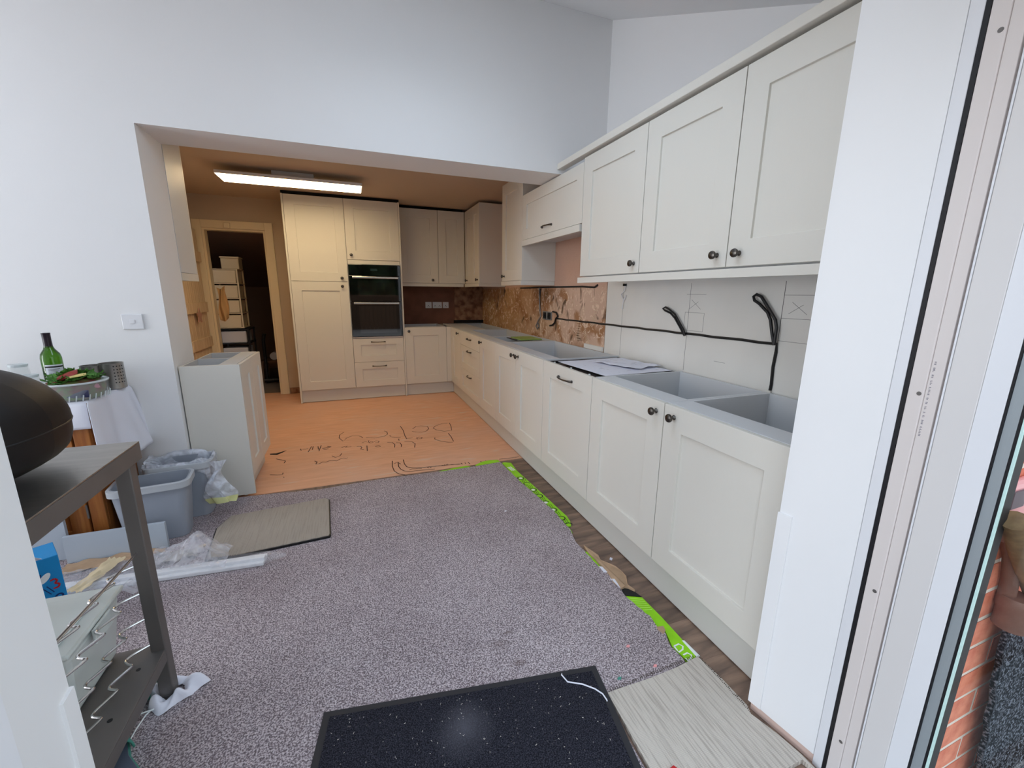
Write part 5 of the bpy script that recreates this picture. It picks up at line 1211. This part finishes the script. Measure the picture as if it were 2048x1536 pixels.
# storage tower
tw = thing('storage_tower', 'white plastic four-tier drawer tower standing on the black rack in the pantry', 'shelving', (-2.665, 6.40, .805))
WX, DY, TH = .150, .34, .755
for x in (-WX, WX-.018):
    for y in (0, DY-.018): MB().box(x, x+.018, y, y+.018, .012, TH-.0125).build('upright', M['creamplastic'], tw)
for i in range(5):
    z = i*(TH/4)-(.012 if i == 4 else 0)
    z = min(z, TH-.012)
    MB().box(-WX-.004, WX+.004, -.004, DY+.004, z, z+.0115).build('tier', M['creamplastic'], tw, bevel=.002)
    if i < 4:
        tb = MB().add([(-WX+.028,.0,z+.014),(WX-.028,.0,z+.014),(WX-.028,DY-.03,z+.014),(-WX+.028,DY-.03,z+.014),(-WX+.020,-.006,z+.172),(WX-.020,-.006,z+.172),(WX-.020,DY-.02,z+.172),(-WX+.020,DY-.02,z+.172)], [(0,3,2,1),(4,5,6,7),(0,1,5,4),(1,2,6,5),(2,3,7,6),(3,0,4,7)])
        tb.build('drawer', M['creamplastic'], tw, bevel=.004)
bt = thing('lidded_box', 'cream plastic box standing on top of the pantry drawer tower', 'box', (-2.600, 6.56, 1.561))
MB().box(-.10, .10, -.10, .10, 0, .135).build('tub', M['creamplastic'], bt, bevel=.01); MB().box(-.108, .108, -.108, .108, .1355, .155).build('lid', M['creamplastic'], bt, bevel=.005)
rk = thing('black_rack', 'black wire rack holding white tubs under the drawer tower', 'rack', (-2.645, 6.38, 0))
for x in (-.165, .16):
    for y in (0, .34): MB().box(x, x+.02, y, y+.02, 0, .800).build('leg', M['blackplastic'], rk)
for z in (.38, .600, .782): MB().box(-.17, .185, -.004, .364, z, z+.012).build('shelf', M['blackplastic'], rk, bevel=.003)
for z, lab in ((.393, 'translucent white tub on the middle shelf of the black rack'), (.613, 'translucent white tub directly under the top of the black rack')):
    o = MB().box(-2.79, -2.50, 6.40, 6.71, z, z+.155).build('storage_tub', mat('dim_white_tub', srgb(200, 195, 190), .5), bevel=.012); tag(o, lab, 'box')
ho = MB().tube([(-2.36, 6.66, .0), (-2.36, 6.66, .62), (-2.34, 6.66, .70)], .02, 10).tube([(-2.40, 6.66, .04), (-2.16, 6.66, .04)], .03, 8).build('broom_handle', M['blackplastic'], smooth=True); tag(ho, 'dark broom handle standing right of the black rack in the pantry', 'broom')
pr = thing('paper_roll', 'pale paper roll lying end-on in the dark of the pantry', 'roll', (-2.28, 6.9, .36))
MB().lathe([(.016, -.05), (.055, -.05), (.055, .05), (.016, .05)], (0, 0, 0), 24, 'y').build('roll', M['paperw'], pr, smooth=True); MB().lathe([(.0, -.0495), (.0158, -.0495), (.0158, .04), (0, .04)], (0, 0, 0), 14, 'y').build('core', M['brownmask'], pr)
sh = MB().box(-2.45, -1.92, 6.75, 7.2, .280, .300).box(-2.44, -2.42, 6.76, 6.78, -.006, .28).box(-1.95, -1.93, 6.76, 6.78, -.006, .28).box(-2.44, -2.42, 7.17, 7.19, -.006, .28).box(-1.95, -1.93, 7.17, 7.19, -.006, .28).build('low_shelf', M['dark']); tag(sh, 'low dark wooden stand carrying the paper roll in the pantry', 'shelf')
pr.location = (-2.28, 6.9, .356)
for z in (.86, .62):
    o = MB().box(-2.30, -1.905, 7.3, 7.6, z, z+.02).build('pantry_shelf', M['dark']); tag(o, 'dim dark shelf deep in the pantry, %s one' % ('upper' if z > .7 else 'lower'), 'shelf')
kt = MB().lathe([(0, 0), (.05, 0), (.055, .05), (.04, .12), (.02, .14), (0, .14)], (-2.42, 6.66, .612), 20).build('white_jug', M['creamplastic'], smooth=True)
bpy.data.objects.remove(kt)
cb = cloth('hanging_cloth', 'beige cloth hanging on the left jamb inside the pantry doorway', lambda u, v: (-2.665+.085*u+.012*math.sin(v*6+u*4), 5.99+.03*math.sin(u*9)+.02*u, 1.325-.385*v-.02*math.sin(u*5)), 14, 14)
cb.data.materials.clear(); cb.data.materials.append(mat('beige_cloth', srgb(205, 168, 120), .9))

# ================================================================ outside by the door: mat, bucket, pink tub
om_ = thing('curly_mat', 'charcoal curly-pile mat propped upright outside the door glass', 'mat', (0, 0, 0))
def fm(u, v):
    e = max(0, v-.12); x0 = .208+.155*e+.003*math.sin(v*40)*(1-u)
    return (x0+u*.45, .321+.001*math.sin(u*40+v*33), .560-v*.69+.004*math.sin(u*60))
MB().grid(fm, 60, 60).build('pile', M['outmat'], om_, smooth='all', solid=.012)
m = MB(); random.seed(8)
for i in range(420):
    if i % 3: 
        v = random.random(); q = fm(0, v); d = (-random.uniform(.003, .010), random.uniform(-.004, .004))
    else:
        v = random.uniform(0, .6); q = fm(v, 0); d = (random.uniform(-.004, .004), random.uniform(.003, .009))
    m.tube([(q[0]+.002, q[1]-.006, q[2]), (q[0]+d[0], q[1]-.008, q[2]+d[1])], .0007, 4)
tag(m.build('loose_fibre', mat('charcoal_fibre', srgb(60, 64, 72), .9), om_), kind='stuff')
pt = thing('pink_spout', 'pink plastic rainwater outlet with a square hole beside the brick wall', 'outlet', (.03, .327, .845))
MB().prism([(-.035, -.005), (.22, -.005), (.22, .020), (-.035, .020)], .0, .085).build('body', M['pinkp'], pt, bevel=.01)
MB().box(.015, .065, -.009, -.0055, .035, .072).build('opening', mat('grey_recess', srgb(110, 95, 100), .7), pt)
